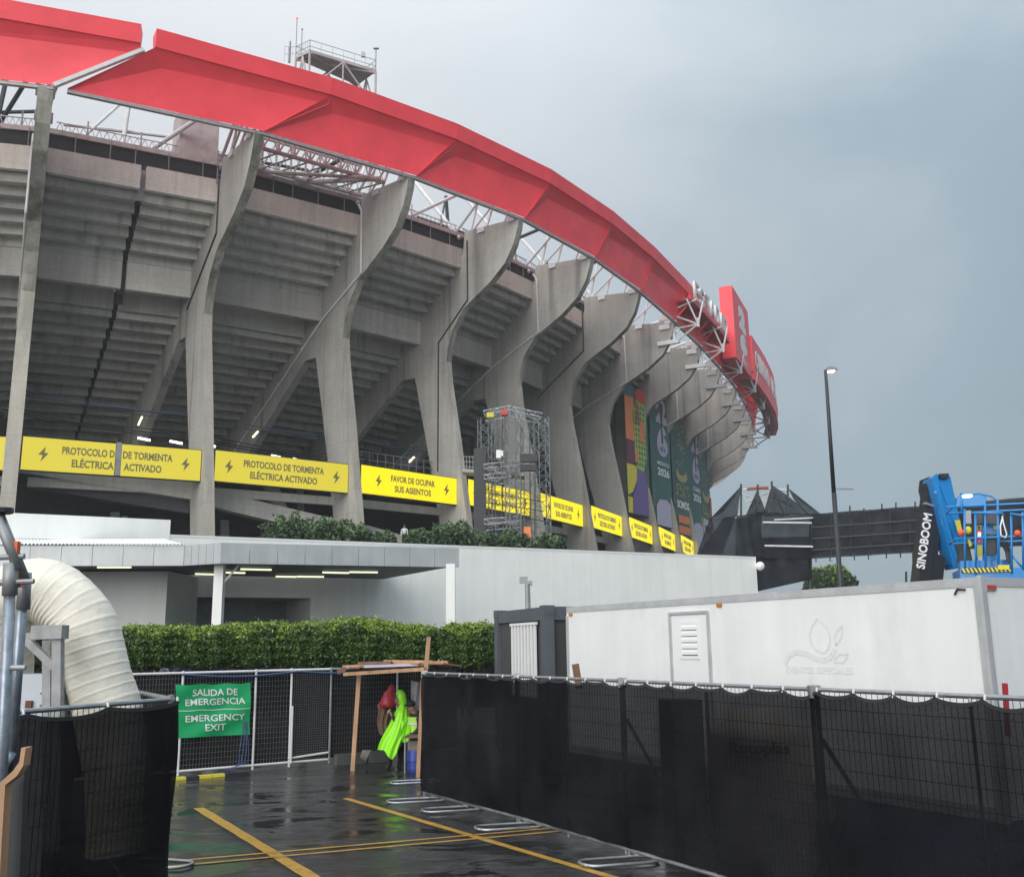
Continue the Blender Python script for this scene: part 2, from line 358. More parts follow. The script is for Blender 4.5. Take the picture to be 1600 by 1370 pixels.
def stripe(name, p, q, w_, label, z=.004):
    p, q = Vector(p), Vector(q); d = (q - p); n = Vector((-d.y, d.x, 0)).normalized() * w_ / 2
    p.z = q.z = z
    k = 14; L = MB()
    rows = []
    for i in range(k + 1):
        c = p + d * i / k; j = 1 + random.uniform(-.10, .10); rows += [c - n * j, c + n * j]
    L.add(rows, [(2 * i, 2 * i + 2, 2 * i + 3, 2 * i + 1) for i in range(k)]).build(name, M_LINE, kind='structure')
stripe('road_marking', (-5.0, 16.2, 0), (-2.2, 11.32, 0), .17, '')
stripe('road_marking', (-2.83, 17.0, 0), (1.9, 9.85, 0), .12, '', .0045)
stripe('road_marking', (-4.2, 11.92, 0), (.62, 13.86, 0), .07, '', .009)
stripe('road_marking', (-4.2, 12.22, 0), (.62, 14.12, 0), .07, '', .009)

# ------------------------------------------------------------------ stadium
FN = {0: (-39.615, 59.054, .076), 1: (-31.359, 61.062, .473), 2: (-21.15, 66.06, .646), 3: (-12.396, 72.04, .766), 4: (-4.969, 78.87, .875), 5: (1.001, 86.7, .961),
      6: (6.069, 95.119, 1.022), 7: (10.755, 104.192, 1.085), 8: (15.165, 113.184, 1.125), 9: (19.217, 122.304, 1.159), 10: (23.124, 131.509, 1.191), 11: (26.569, 140.891, 1.231),
      12: (29.7, 150.407, 1.286), 13: (32.202, 160.274, 1.378), 14: (33.609, 170.225, 1.488), 15: (33.733, 180.27, 1.635), 16: (32.18, 190.19, 1.825), -1: (-49.59, 59.891, -.254)}
def fr(s):
    j = math.floor(s); t = s - j; a = FN[j]; b = FN[min(j + 1, 16)]; return [a[i] + (b[i] - a[i]) * t for i in range(3)]
def FP(s, dr, z, off=0.0):
    x, y, a = fr(s); return Vector((x + math.sin(a) * dr + math.cos(a) * off, y - math.cos(a) * dr + math.sin(a) * off, z))
def chordP(j, t, dr, z):       # straight between pillars j and j+1
    return FP(j, dr, z).lerp(FP(j + 1, dr, z), t)
def bay_un(j, px, py, dr):
    a, b = FP(j, dr, 0), FP(j + 1, dr, 0); n = (b - a).cross(Vector((0, 0, 1))).normalized(); return on_plane(px, py, a, n)
st = empty('stadium', (0, 110, 0), 'large concrete stadium with leaning pillars, stepped undersides and red rim', 'stadium')
OUT = [(4.4, 0), (3.3, 6), (2.65, 9.6), (1.95, 13.8), (1.15, 18.6), (.15, 23.9), (-.02, 25.6), (.12, 26.7), (.62, 28.1), (1.9, 29.75), (3.3, 30.5), (4.9, 31.35), (6.5, 32.55), (7.4, 33.9), (7.85, 35.2), (8.0, 36.0)]
INN = [(2.1, 36.55), (1.9, 34.6), (-3.6, 30.9), (-6.4, 28.6), (-24, 20.3), (-24, 15), (-18.6, 15.2), (-5.35, 24.9), (-3.75, 24.85), (-1.7, 16.4), (-.7, 11.8), (.4, 6), (1.6, 0)]
TH = .62
THJ = {0: .8, 1: .86}
for j in range(0, 16):
    TH = THJ.get(j, .62)
    prof = OUT + INN
    b = MB(); L = [FP(j, r, z, -TH) for r, z in prof]; Rr = [FP(j, r, z, 0) for r, z in prof]; n = len(prof)
    b.add(L + Rr, [tuple(range(n)), tuple(range(2 * n - 1, n - 1, -1))], 0)
    for i in range(n):
        k = (i + 1) % n; b.add([L[i], Rr[i], Rr[k], L[k]], [(0, 1, 2, 3)], 1 if (5 < i < len(OUT) - 1) else (2 if i <= 5 else 0))
    fin = b.build('pillar', [M_CON, M_CONM, M_CONF], st)
    # casting joints standing a little proud on the visible side, pipes down the side
    if j in (1, 3, 5, 7, 9, 11):
        pp = MB(); o_ = -TH - .09
        pth = [(1.9, 35.8), (2.3, 35.1), (2.35, 30.1), (-2.8, 27.75), (-10.3, 22.9), (-17, 18.6)] if j in (3, 5, 7, 9) else [(1.9, 35.8), (2.35, 35), (2.35, 30.1), (-2.8, 27.7), (-6.6, 25.2)]
        pp.pipe([FP(j, r, z, o_) for r, z in pth], .085, 8)
        pp.build('drain_pipe', M_STEELW, fin)
        for t_ in (.2, .45, .7, .9):
            if j in (3, 5, 7, 9):
                c = FP(j, -2.8 - 14.2 * t_, 27.75 - 8.9 * t_, o_); MB().sph(c, .13, 8, 5).build('pipe_joint', M_STEELW, fin)
    if j in (2, 4, 6):
        pp = MB(); o_ = -TH - .06
        pth = [(2.4, 35.6), (2.45, 30.4), (-.9, 27.4), (-.95, 16.4)] if j == 4 else [(1.8, 35.8), (1.8, 31), (-3.6, 26.9)]
        pp.pipe([FP(j, r, z, o_) for r, z in pth], .06, 6); pp.build('drain_pipe', M_BLK, fin)
    # bearing blocks on the top edge
    for r in (3.6, 6.9):
        bb = MB(); bb.obox(FP(j, r, 35.9, -TH - .12), FP(j, r + .75, 35.9, -TH - .12) - FP(j, r, 35.9, -TH - .12), FP(j, r, 35.9, .12) - FP(j, r, 35.9, -TH - .12), (0, 0, .42))
        bb.build('bearing_block', M_STEELW, fin)
TH = .62

def chord_box(j, t0, t1, r0, r1, z0, z1, b=None, dz=0):
    b = b or MB(); q = [chordP(j, t, r, 0) for t, r in ((t0, r0), (t1, r0), (t1, r1), (t0, r1))]
    return b.hexa([Vector((p.x, p.y, z0)) for p in q] + [Vector((p.x, p.y, z1)) for p in q])
def step_piece(j, t0, t1, r, z, run, rise, jit):
    """one precast stand step: riser leaning out at its foot with a drip lip, soffit plate behind it"""
    b = MB(); r += jit; lp_ = .13
    q = [chordP(j, t, a, h) for t, a, h in ((t0, r - .04, z - rise - lp_), (t1, r - .04, z - rise - lp_), (t1, r + .09, z - rise - lp_), (t0, r + .09, z - rise - lp_),
         (t0, r - .18, z), (t1, r - .18, z), (t1, r - .03, z), (t0, r - .03, z))]
    b.hexa(q)
    chord_box(j, t0, t1, r - run - .05, r - .10, z - rise, z - rise + .12, b)
    return b.build('stand_step', M_TREAD, st)
for j in range(0, 14):
    spans = [(-.015, 1.01)] if j != 1 else [(-.015, .50), (.532, 1.01)]
    for (t0, t1) in spans:
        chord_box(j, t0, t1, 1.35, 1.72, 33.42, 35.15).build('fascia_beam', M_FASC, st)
        chord_box(j, t0, t1, .35, 1.35, 33.55, 33.75).build('fascia_soffit', M_TREAD, st)
        chord_box(j, t0, t1, -3.45, -3.0, 27.7, 29.82).build('spandrel_beam', M_BEAM, st)
        chord_box(j, t0, t1, -5.6, -3.45, 28.3, 28.5).build('spandrel_soffit', M_TREAD, st)
        if j <= 10:
            for k in range(6):
                step_piece(j, t0, t1, .95 - .8 * k + .05, 33.5 - .6 * k, .8, .6, random.uniform(-.02, .02))
        if j <= 9:
            chord_box(j, t0, t1, -5.75, -5.5, 26.9, 28.35).build('deep_riser', M_TREAD, st)
            for k in range(14):
                step_piece(j, t0, t1, -5.9 - 1.08 * k, 27.0 - .505 * k + .02, 1.08, .505, random.uniform(-.03, .03))
    # dark net wall behind the top walkway, the rail beam over it
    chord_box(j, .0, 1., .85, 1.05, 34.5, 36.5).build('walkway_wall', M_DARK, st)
    if j <= 9:
        chord_box(j, .0, 1., .75, 1.2, 36.5, 36.85).build('rail_beam', M_STEELP, st)
        g = MB()
        a, c = chordP(j, .03, .95, 37.5), chordP(j, .97, .95, 37.5); g.tube(a, c, .045, 5); n = 22
        for i in range(n):
            p0 = chordP(j, .03 + .94 * i / n, .95, 36.85); p1 = chordP(j, .03 + .94 * (i + .5) / n, .95, 37.5); p2 = chordP(j, .03 + .94 * (i + 1) / n, .95, 36.85)
            g.tube(p0, p1, .025, 4, cap=False); g.tube(p1, p2, .025, 4, cap=False)
        for t_ in (.2, .5, .8): g.tube(chordP(j, t_, .95, 36.85), chordP(j, t_, .95, 38.0), .06, 5)
        if j <= 7:
            for t_ in (.14, .33, .47, .66, .86):
                MB().tube(chordP(j, t_, 1.3, 35.0), chordP(j, t_, 1.3, 36.7), .035, 5).build('walkway_post', M_STEELG, st)
        g.build('handrail_truss', M_STEELP if j % 2 else M_STEELG, st, kind='stuff')
    # interior: floors and walls closing the view under the stand
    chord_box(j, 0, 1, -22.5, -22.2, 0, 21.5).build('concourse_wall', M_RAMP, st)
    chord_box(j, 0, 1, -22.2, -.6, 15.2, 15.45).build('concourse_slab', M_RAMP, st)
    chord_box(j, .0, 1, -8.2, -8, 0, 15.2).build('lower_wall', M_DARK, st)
    chord_box(j, .05, .97, -.9, -.5, 12.75, 13.35).build('slab_edge_beam', M_BEAM, st)
# dark backing added behind the steps to block sky showing through the joint slot
def slant(j, t0, t1, ra, za, rb, zb_, th=.25):
    q = [chordP(j, t, r, z) for t, r, z in ((t0, ra, za), (t1, ra, za), (t1, rb, zb_), (t0, rb, zb_))]
    return MB().hexa(q + [p + Vector((0, 0, th)) for p in q]).build('dark_backing', M_DARK, st)
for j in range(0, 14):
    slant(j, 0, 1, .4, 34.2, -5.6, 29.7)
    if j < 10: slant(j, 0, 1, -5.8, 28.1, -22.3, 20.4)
chord_box(1, .49, .54, -4.6, -4.4, 27, 30).build('joint_backing', M_DARK, st)
for k in range(6):
    chord_box(1, .495, .535, .95 - .8 * k - .6, .95 - .8 * k - .45, 32.8 - .6 * k, 33.6 - .6 * k).build('joint_backing', M_DARK, st)
for k in range(14):
    chord_box(1, .495, .535, -5.9 - 1.08 * k - .7, -5.9 - 1.08 * k - .55, 26.4 - .505 * k, 27.1 - .505 * k).build('joint_backing', M_DARK, st)
chord_box(1, .49, .54, .9, 1.1, 32.8, 35.1).build('joint_backing', M_STEELG, st)
chord_box(1, .49, .54, -3.9, -3.7, 27.6, 29.9).build('joint_backing', M_RAMP, st)
# ramps winding behind the pillars
def ramp(j, pts, dr, m, th=1.0, name='ramp_beam'):
    q = [bay_un(j, *p, dr) for p in pts]; a, b = FP(j, dr, 0), FP(j + 1, dr, 0); n = (b - a).cross(Vector((0, 0, 1))).normalized() * -th
    if n.dot(FP(j, -1, 0) - FP(j, 0, 0)) < 0: n = -n
    return MB().prism(q, n).build(name, m, st)
ramp(1, [(20, 738), (295, 782), (295, 802), (20, 757)], -1.2, M_RAMP)
ramp(1, [(20, 728), (300, 750), (300, 780), (20, 736)], -.4, M_BEAM)
ramp(2, [(325, 764), (560, 819), (560, 846), (325, 790)], -.3, M_BEAM)
ramp(3, [(545, 812), (740, 868), (740, 905), (545, 850)], -.3, M_BEAM)
ramp(2, [(410, 752), (432, 752), (452, 800), (434, 798)], -3.5, M_BEAM, .5, 'ramp_prop')
ramp(3, [(560, 752), (700, 778), (640, 782), (560, 768)], -1.6, M_RAMP)
ramp(4, [(735, 790), (860, 815), (860, 840), (735, 800)], -1.6, M_RAMP)
# columns and doors inside
for (j, px, w_, y0, y1) in ((1, 180, 14, 800, 822), (1, 195, 9, 806, 822), (2, 352, 12, 812, 840), (2, 470, 10, 760, 830)):
    ramp(j, [(px - w_ / 2, y0), (px + w_ / 2, y0), (px + w_ / 2, y1), (px - w_ / 2, y1)], -6.5, M_STEELG, .3, 'door_panel')
# lit tubes on the concourse
for (j, px, py, L, dr, tilt) in ((1, 225, 686, 20, -12, 4), (1, 275, 691, 20, -12, 4), (2, 431, 713, 14, -12, 3), (2, 464, 718, 12, -12, 3), (1, 334, 697, 6, -12, 2), (1, 240, 747, 12, -4, 2)):
    a, b = bay_un(j, px - L / 2, py - tilt / 2, dr), bay_un(j, px + L / 2, py + tilt / 2, dr); MB().bar(a, b, .16, .16).build('tube_light', M_LIGHT, st)
for (j, p, q, dr) in ((1, (216, 664), (222, 651), -4), (2, (395, 683), (403, 674), -4), (3, (639, 722), (647, 714), -4)):
    MB().bar(bay_un(j, *p, dr), bay_un(j, *q, dr), .18, .12).build('tube_light', M_LIGHTY, st)
for (j, px, py) in ((2, 465, 777), (3, 602, 791)): MB().sph(bay_un(j, px, py, -6), .14).build('tube_light', M_LIGHT, st)
# cables and hand rails crossing the openings
for y0, y1, dr, s in ((612, 702, -3, .03), (634, 738, -3, .035), (640, 742, -3.2, .05), (644, 746, -3.3, .04), (618, 708, -3.1, .02)):
    for j in (0, 1, 2, 3):
        xs = {0: (0, 20), 1: (20, 290), 2: (335, 512), 3: (562, 700)}[j]
        pts = []
        for i in range(9):
            x = xs[0] + (xs[1] - xs[0]) * i / 8; yy = y0 + (y1 - y0) * (x / 700.0) + 3 * math.sin(i / 8 * math.pi); pts.append(bay_un(j, x, yy, dr))
        MB().sweep(pts, s, 5).build('cable', M_BLK, st)
mbc = mat('blue_cable', (.03, .09, .20), .5)
for j in (1, 2, 3):
    xs = {1: (45, 290), 2: (335, 512), 3: (562, 700)}[j]; MB().sweep([bay_un(j, xs[0] + (xs[1] - xs[0]) * i / 8, 606 + (xs[0] + (xs[1] - xs[0]) * i / 8) * .145 + 3 * math.sin(i / 8 * 3.14), -2.4) for i in range(9)], .03, 5).build('cable', mbc, st)
gr = MB()
for i in range(12):
    t_ = .08 + .84 * i / 11; gr.tube(chordP(3, t_, -1.5, 15.5), chordP(3, t_, -1.5, 17.3), .03, 5)
for z in (16.1, 16.7, 17.3): gr.tube(chordP(3, .05, -1.5, z), chordP(3, .95, -1.5, z), .03, 5)
gr.build('concourse_railing', M_STEELG, st, kind='stuff')

# red rim: folded cladding panels with an overhanging crest
def rim(j):
    OO = {0: .36, 1: .36, 2: .37, 3: .28, 4: .24, 5: .2, 6: .14}; o, o1_ = OO.get(j, .12), OO.get(j + 1, .12)
    lo0, lo1 = FP(j, 8.05, 36.15), FP(j + 1, 8.05, 36.15); up0, up1 = FP(j + o, 8.9, 39.85), FP(j + 1 + o1_, 8.9, 39.85)
    gap = .10 if j == 1 else 0.0
    if gap: lo0 = lo0.lerp(lo1, .06); up0 = up0.lerp(up1, .07)
    inward = (FP(j + .5, 0, 0) - FP(j + .5, 1, 0))
    # main facet, set back along its left and top edge
    a = lo0 + inward * .02; b_ = lo1 - inward * .1; c = (up1 - Vector((0, 0, .55))) + inward * .25; d = up0.lerp(up1, .05) - Vector((0, 0, .95)) + inward * .6
    nu = 6
    m_ = MB()
    m_.grid(lambda u, v: (a.lerp(b_, u)).lerp(d.lerp(c, u), v) + inward * (.06 * math.sin(u * 9.42) * math.sin(v * 3.1416)), nu, 4)
    pnl = m_.build('rim_panel', M_RED, st, smooth=True)
    MB().add([a, d, up0, lo0 - inward * .12], [(0, 1, 2, 3)]).build('rim_fold', M_RED, st)
    MB().add([d, c, up1, up0], [(0, 1, 2, 3)]).build('rim_reveal', M_RED, st)
    e_ = MB(); h = Vector((0, 0, 1.25)); o1 = -inward * .12
    e_.hexa([up0 + inward * .5, up1 + inward * .5, up1 + o1, up0 + o1, up0 + inward * .9 + h, up1 + inward * .9 + h, up1 - inward * .22 + h, up0 - inward * .22 + h])
    e_.build('rim_crest', M_RED, st)
    MB().bar(lo0 + inward * .1 - Vector((0, 0, .12)), lo1 + inward * .1 - Vector((0, 0, .12)), .25, .22).build('rim_edge_trim', M_REDEDGE, st)
for j in range(0, 15): rim(j)
MB().bar(FP(1, 8.0, 36.2), FP(1.38, 8.7, 39.6), .3, .25).build('rim_bare_frame', M_STEELW, st)
# hangers, trusses and roof pipes behind the rim
for j in range(0, 12):
    g = MB()
    for r in (2.4, 4.2, 6.2): g.tube(FP(j, r, 36.2, -.3), FP(j + .02 * r, r + .9, 40.4, -.3), .10, 6)
    g.tube(FP(j, 2.4, 36.3, -.3), FP(j, 7.8, 40.2, -.3), .09, 6); g.tube(FP(j, 1.2, 36.3, -.3), FP(j, -6, 45.5, -.3), .17, 8); g.tube(FP(j, .2, 36.5, -.3), FP(j, 6, 41, -.3), .12, 6)
    g.build('rim_strut', M_STEELP if j in (1, 2) else M_STEELW, st, kind='stuff')
    g = MB(); m_ = M_BLK if j in (0, 2, 4, 5, 6) else M_STEELW
    g.tube(FP(j + .5, -2, 37, 0), FP(j + .97, 6, 40.6, 0), .16, 8); g.tube(FP(j + .08, -5, 40.5), FP(j + .9, -5, 41.3), .14, 6); g.tube(FP(j + .45, -4, 37), FP(j + .5, -5, 44), .17, 8)
    g.tube(FP(j + .5, -5, 44), FP(j + .15, -3, 38), .1, 6)
    g.build('roof_pipe', m_, st, kind='stuff')
for j in (2,):        # dense edge truss seen in the second full bay
    g = MB(); n = 8
    for r0 in (1.5, 4.5):
        g.tube(FP(j + .12, r0, 36.9), FP(j + .98, r0, 36.9), .17, 6); g.tube(FP(j + .12, r0, 39.4), FP(j + .98, r0, 39.4), .12, 6)
        for i in range(n):
            u0, u1 = .12 + .86 * i / n, .12 + .86 * (i + 1) / n; g.tube(FP(j + u0, r0, 36.9), FP(j + u1, r0, 39.4), .07, 5); g.tube(FP(j + u1, r0, 36.9), FP(j + u0, r0, 39.4), .045, 4); g.tube(FP(j + u0, r0, 36.9), FP(j + u0, r0, 39.4), .09, 5)
            g.tube(FP(j + u0, 1.5, 36.9), FP(j + u1, 4.5, 36.9), .07, 5)
    g.tube(FP(j + .3, -.6, 36.7), FP(j + .95, 4.6, 37.1), .2, 6); g.tube(FP(j + .1, .6, 36.8), FP(j + .8, 4.9, 36.6), .14, 6)
    g.build('edge_truss', M_STEELP, st, kind='stuff')
g = MB(); g.obox(FP(1.72, 1.1, 36.8), FP(1.95, 1.1, 36.8) - FP(1.72, 1.1, 36.8), FP(1.72, -1, 36.8) - FP(1.72, 1.1, 36.8), (0, 0, 3.6)); g.build('plant_room', M_STEELP, st)
g = MB()      # caged ladder by the second pillar
for t_ in (.93, .965): g.tube(chordP(1, t_, 1.9, 34.7), chordP(1, t_, 1.9, 37.3), .04, 5)
for i in range(9): g.tube(chordP(1, .925, 1.9 + (.35 if 2 < i < 7 else 0), 34.8 + i * .3), chordP(1, .97, 1.9 + (.35 if 2 < i < 7 else 0), 34.8 + i * .3), .03, 4)
g.build('ladder', M_STEELG, st, kind='stuff')
# lattice brackets of the sign end
for j in range(7, 14):
    mw = M_STEELW if j < 9 else M_STEELG
    g = MB(); L_ = lambda r, z, o=-.3: FP(j, r, z, o)
    g.bar(L_(6.1, 33.75, -.75), L_(8.5, 33.75, -.75), .35, .45); g.bar(L_(7.9, 33.8), L_(7.6, 37.4), .3, .3); g.bar(L_(7.0, 33.9), L_(6.7, 36.6), .14, .14)
    nd = L_(10.5, 35.4); g.tube(L_(7.9, 33.8), nd, .1, 6); g.tube(L_(7.8, 35.3), nd, .09, 6); g.tube(L_(7.7, 36.9), nd, .1, 6); g.tube(L_(7.8, 35.3), L_(8.9, 34.1), .08, 5)
    g.bar(nd - Vector((0, 0, .3)), nd + Vector((0, 0, .7)), .25, .25)
    g.tube(nd, L_(9.6, 38.2, -1.0), .1, 6); g.tube(nd, L_(10.9, 38.2, .6), .1, 6); g.tube(L_(7.6, 37.4), L_(10.5, 38.2), .1, 6)
    for z in (35.3, 36.3): g.obox(FP(j, 6.3, z, -.78), FP(j, 7.5, z, -.78) - FP(j, 6.3, z, -.78), FP(j, 6.3, z, -.6) - FP(j, 6.3, z, -.78), (0, 0, .55))
    g.build('sign_bracket', mw, st, kind='stuff')
def strip(s0, s1, r0, r1, z0, z1, n=10, drf=None):
    b = MB(); f = drf or (lambda s: 0)
    for i in range(n):
        a, c = s0 + (s1 - s0) * i / n, s0 + (s1 - s0) * (i + 1) / n
        b.hexa([FP(a, r0 + f(a), z0), FP(c, r0 + f(c), z0), FP(c, r1 + f(c), z0), FP(a, r1 + f(a), z0), FP(a, r0 + f(a), z1), FP(c, r0 + f(c), z1), FP(c, r1 + f(c), z1), FP(a, r1 + f(a), z1)])
    return b
deck = empty('raised_walkway', FP(7, 9, 38), 'dark red walkway deck carrying the white letters on the stadium rim', 'platform')
strip(6.93, 8.62, 8.2, 10.0, 38.1, 38.35, 8).build('deck_floor', M_REDD, deck)
strip(6.93, 8.62, 9.75, 9.95, 38.35, 38.75, 8).build('deck_edge', M_RED, deck)
strip(6.93, 8.62, 8.0, 8.2, 37.0, 38.3, 8).build('deck_apron', M_REDD, deck)
for s in (7.0, 7.35, 7.7, 8.0, 8.35):
    MB().bar(FP(s, 9.6, 38.1), FP(s, 8.1, 36.6), .16, .16).build('deck_prop', M_RED, deck)
# white letters standing on the deck, seen almost edge on
let = empty('sign_letters', FP(7.1, 9.8, 38.4), 'white free standing capital letters beside the tall red sign on the rim', 'letters')
word = 'ESTADIO'
for i, ch in enumerate(word):
    s = 7.08 + 1.5 * i / len(word); a = FP(s, 9.9, 38.75); b_ = FP(s + .19, 9.9, 38.75)
    text(ch, 2.6, M_STEELW, a, b_ - a, (0, 0, 1), let, 'letter', bold=.012, ext=.13, align='LEFT', height=2.1, width=(b_ - a).length * .84)
DR = lambda s: max(0, (s - 10) * .55)
sg = empty('tall_sign', FP(8.9, 10, 37), 'tall red boxed sign with white 26 trophy emblem on the stadium rim', 'sign')
strip(8.85, 9.95, 8.6, 10.25, 37.0, 46.4, 4).build('sign_box', M_RED, sg)
a, b_ = FP(9.02, 10.29, 44.0), FP(9.8, 10.29, 44.0); wv = b_ - a; up = Vector((0, 0, 1)); Wd = wv.length
text('2', 4.4, M_TEXTW, a.lerp(b_, .5) + up * -2.1, wv, up, sg, 'emblem', bold=.10, width=4.9, height=3.3)
text('6', 4.4, M_TEXTW, a.lerp(b_, .5) + up * -5.2, wv, up, sg, 'emblem', bold=.10, width=4.9, height=3.0)
text('FIFA', 1.2, M_TEXTW, a.lerp(b_, .5) + up * -6.6, wv, up, sg, 'lettering', width=3.6, height=.9)
s2 = empty('name_sign', FP(10, 10, 37), 'long curved red sign reading CIUDAD DE MÉXICO along the far rim', 'sign')
strip(9.99, 13.6, 9.9, 10.5, 37.0, 43.2, 14, DR).build('sign_band', M_RED, s2)
strip(9.99, 13.6, 8.4, 9.9, 37.0, 37.2, 14, DR).build('sign_soffit', M_REDD, s2)
wd = 'CIUDAD DE MÉXICO'
for i, ch in enumerate(wd):
    if ch == ' ': continue
    s = 10.15 + 3.3 * i / len(wd); a = FP(s, 10.56 + DR(s), 39.0); c = FP(s + .16, 10.56 + DR(s + .16), 39.0)
    text(ch, 3, M_TEXTW, a, c - a, up, s2, 'letter', bold=.045, align='LEFT', height=2.7, width=(c - a).length * .95, ext=.03)

# ------------------------------------------------------------------ LED banners
LED = [(0, 'A', M_YEL1), (1, 'P2', M_YEL1), (2, 'P', M_YEL1), (3, 'F', M_YEL2), (4, 'P', M_YEL2), (5, 'F', M_YEL2), (6, 'P', M_YEL2), (7, 'P', M_YEL2), (8, 'F', M_YEL2), (9, 'P', M_YEL2)]
ordn = ['leftmost, cut by the frame edge', 'first', 'second', 'third', 'fourth', 'fifth', 'sixth', 'seventh', 'eighth', 'ninth']
def bolt(c, x, u, nrm, h, par):
    P_ = [(.12, .5), (-.30, -.06), (-.04, -.06), (-.14, -.5), (.30, .08), (.05, .08)]
    MB().prism([c + x * (a * h) + u * (b * h) for a, b in P_], nrm * .02).build('lightning_mark', M_LEDL, par)
for (j, kind, m_) in LED:
    r0, r1 = 1.75, 1.15
    A, B = FP(j, r0, 13.45), FP(j + 1, r1, 13.45, -TH)
    if j == 0: A = A.lerp(B, .4)
    x = (B - A).normalized(); A = A + x * .05; nrm = x.cross(Vector((0, 0, 1))).normalized()
    if nrm.y > 0: nrm = -nrm
    L_ = (B - A).length; H_ = 2.08
    txt = {'P': 'PROTOCOLO DE TORMENTA ELÉCTRICA ACTIVADO', 'P2': 'PROTOCOLO D, DE TORMENTA, grey gap', 'F': 'FAVOR DE OCUPAR SUS ASIENTOS', 'A': ''}[kind]
    lab = ('yellow LED banner end, %s' % ordn[0]) if kind == 'A' else 'yellow LED banner, %s whole from left, reading %s' % (ordn[j], txt)
    tb = empty('led_banner', A, lab, 'banner', 'yellow LED banners between the pillars')
    MB().obox(A - nrm * .32 - Vector((0, 0, .05)), x * L_, nrm * .3, (0, 0, H_ + .1)).build('banner_frame', M_BLK, tb)
    spans = [(0.004, .995)] if kind != 'P2' else [(.004, .50), (.535, .995)]
    for (u0, u1) in spans:
        MB().obox(A + x * (L_ * u0), x * L_ * (u1 - u0), nrm * .03, (0, 0, H_)).build('led_screen', m_, tb)
    if kind == 'P2': MB().obox(A + x * (L_ * .503), x * L_ * .03, nrm * .06, (0, 0, H_ + .1)).build('gap_post', M_STEELG, tb)
    f_ = A + nrm * .034 + Vector((0, 0, 0))
    if kind == 'P2':
        text('PROTOCOLO D', .8, M_LEDL, f_ + x * (L_ * .354) + up * 1.13, x, up, tb, width=L_ * .285, height=.5, bold=.035)
        text('DE TORMENTA', .8, M_LEDL, f_ + x * (L_ * .683) + up * 1.13, x, up, tb, width=L_ * .285, height=.5, bold=.035)
        text('ELÉCTRICA', .8, M_LEDL, f_ + x * (L_ * .38) + up * .34, x, up, tb, width=L_ * .23, height=.62, bold=.035)
        text('ACTIVADO', .8, M_LEDL, f_ + x * (L_ * .66) + up * .34, x, up, tb, width=L_ * .215, height=.5, bold=.035)
        bolt(f_ + x * L_ * .115 + up * 1.05, x, up, nrm, 1.0, tb); bolt(f_ + x * L_ * .905 + up * 1.05, x, up, nrm, .95, tb)
    elif kind == 'P':
        text('PROTOCOLO DE TORMENTA', .8, M_LEDL, f_ + x * (L_ * .5) + up * 1.13, x, up, tb, width=L_ * .60, height=.5, bold=.035)
        text('ELÉCTRICA ACTIVADO', .8, M_LEDL, f_ + x * (L_ * .5) + up * .36, x, up, tb, width=L_ * .50, height=.62, bold=.035)
        bolt(f_ + x * L_ * .10 + up * 1.05, x, up, nrm, 1.0, tb); bolt(f_ + x * L_ * .90 + up * 1.05, x, up, nrm, 1.0, tb)
    elif kind == 'F':
        text('FAVOR DE OCUPAR', .8, M_LEDL, f_ + x * (L_ * .52) + up * 1.13, x, up, tb, width=L_ * .46, height=.5, bold=.035)
        text('SUS ASIENTOS', .8, M_LEDL, f_ + x * (L_ * .52) + up * .36, x, up, tb, width=L_ * .38, height=.5, bold=.035)
        bolt(f_ + x * L_ * .17 + up * 1.05, x, up, nrm, 1.0, tb); bolt(f_ + x * L_ * .88 + up * 1.05, x, up, nrm, 1.0, tb)

# ------------------------------------------------------------------ tall fabric banners in the far bays
M_TEAL = mat('teal_fabric', (.045, .13, .125), .7, var=.08); M_ORG = mat('orange_print', (.75, .22, .07), .7); M_GRN = mat('lime_print', (.36, .50, .07), .7)
M_PUR = mat('purple_print', (.15, .10, .30), .7); M_YLP = mat('yellow_print', (.68, .58, .06), .7); M_MAR = mat('maroon_print', (.15, .03, .06), .7); M_REDP = mat('red_print', (.62, .06, .05), .7)
M_GLD = mat('gold_print', (.42, .36, .14), .7); M_LAV = mat('lavender_print', (.48, .45, .58), .7)
def hang(j, t0, t1, z0, z1, label):
    A = chordP(j, t0, .25, z0); B = FP(j + 1, .95, z0); x = (B - A).normalized(); n = x.cross(up); n = -n if n.y > 0 else n
    r = empty('fabric_banner', A, label, 'banner', 'tall printed banners in the far bays'); L_ = (B - A).length; H_ = z1 - z0
    mb = MB(); mb.grid(lambda u, v: A + x * (L_ * u) + up * (H_ * v) - n * (.06 * math.sin(u * 7 + v * 3)), 6, 10); mb.build('fabric', M_TEAL, r)
    def poly(pts, m_, nm='print', k=1): MB().prism([A + x * (L_ * a) + up * (H_ * b) + n * (.08 + .012 * k) for a, b in pts], n * .01).build(nm, m_, r)
    return r, A, x, n, L_, H_, poly
circ = lambda cx, cy, rx, ry, n=16, a0=0, a1=6.2832: [(cx + rx * math.cos(a0 + (a1 - a0) * i / n), cy + ry * math.sin(a0 + (a1 - a0) * i / n)) for i in range(n)]
r, A, x, n, L_, H_, poly = hang(7, .40, 1.0, 16.6, 31.6, 'orange, green and purple patterned tall banner, leftmost in the far bays')
poly([(0, .56), (.38, .56), (.38, .90), (0, .90)], M_ORG); poly([(0, .37), (.42, .37), (.30, .56), (0, .56)], M_MAR); poly([(0, .13), (.2, .16), (.4, .26), (.42, .37), (0, .37)], M_YLP); poly([(0, 0), (.18, 0), (.2, .12), (0, .12)], M_YLP)
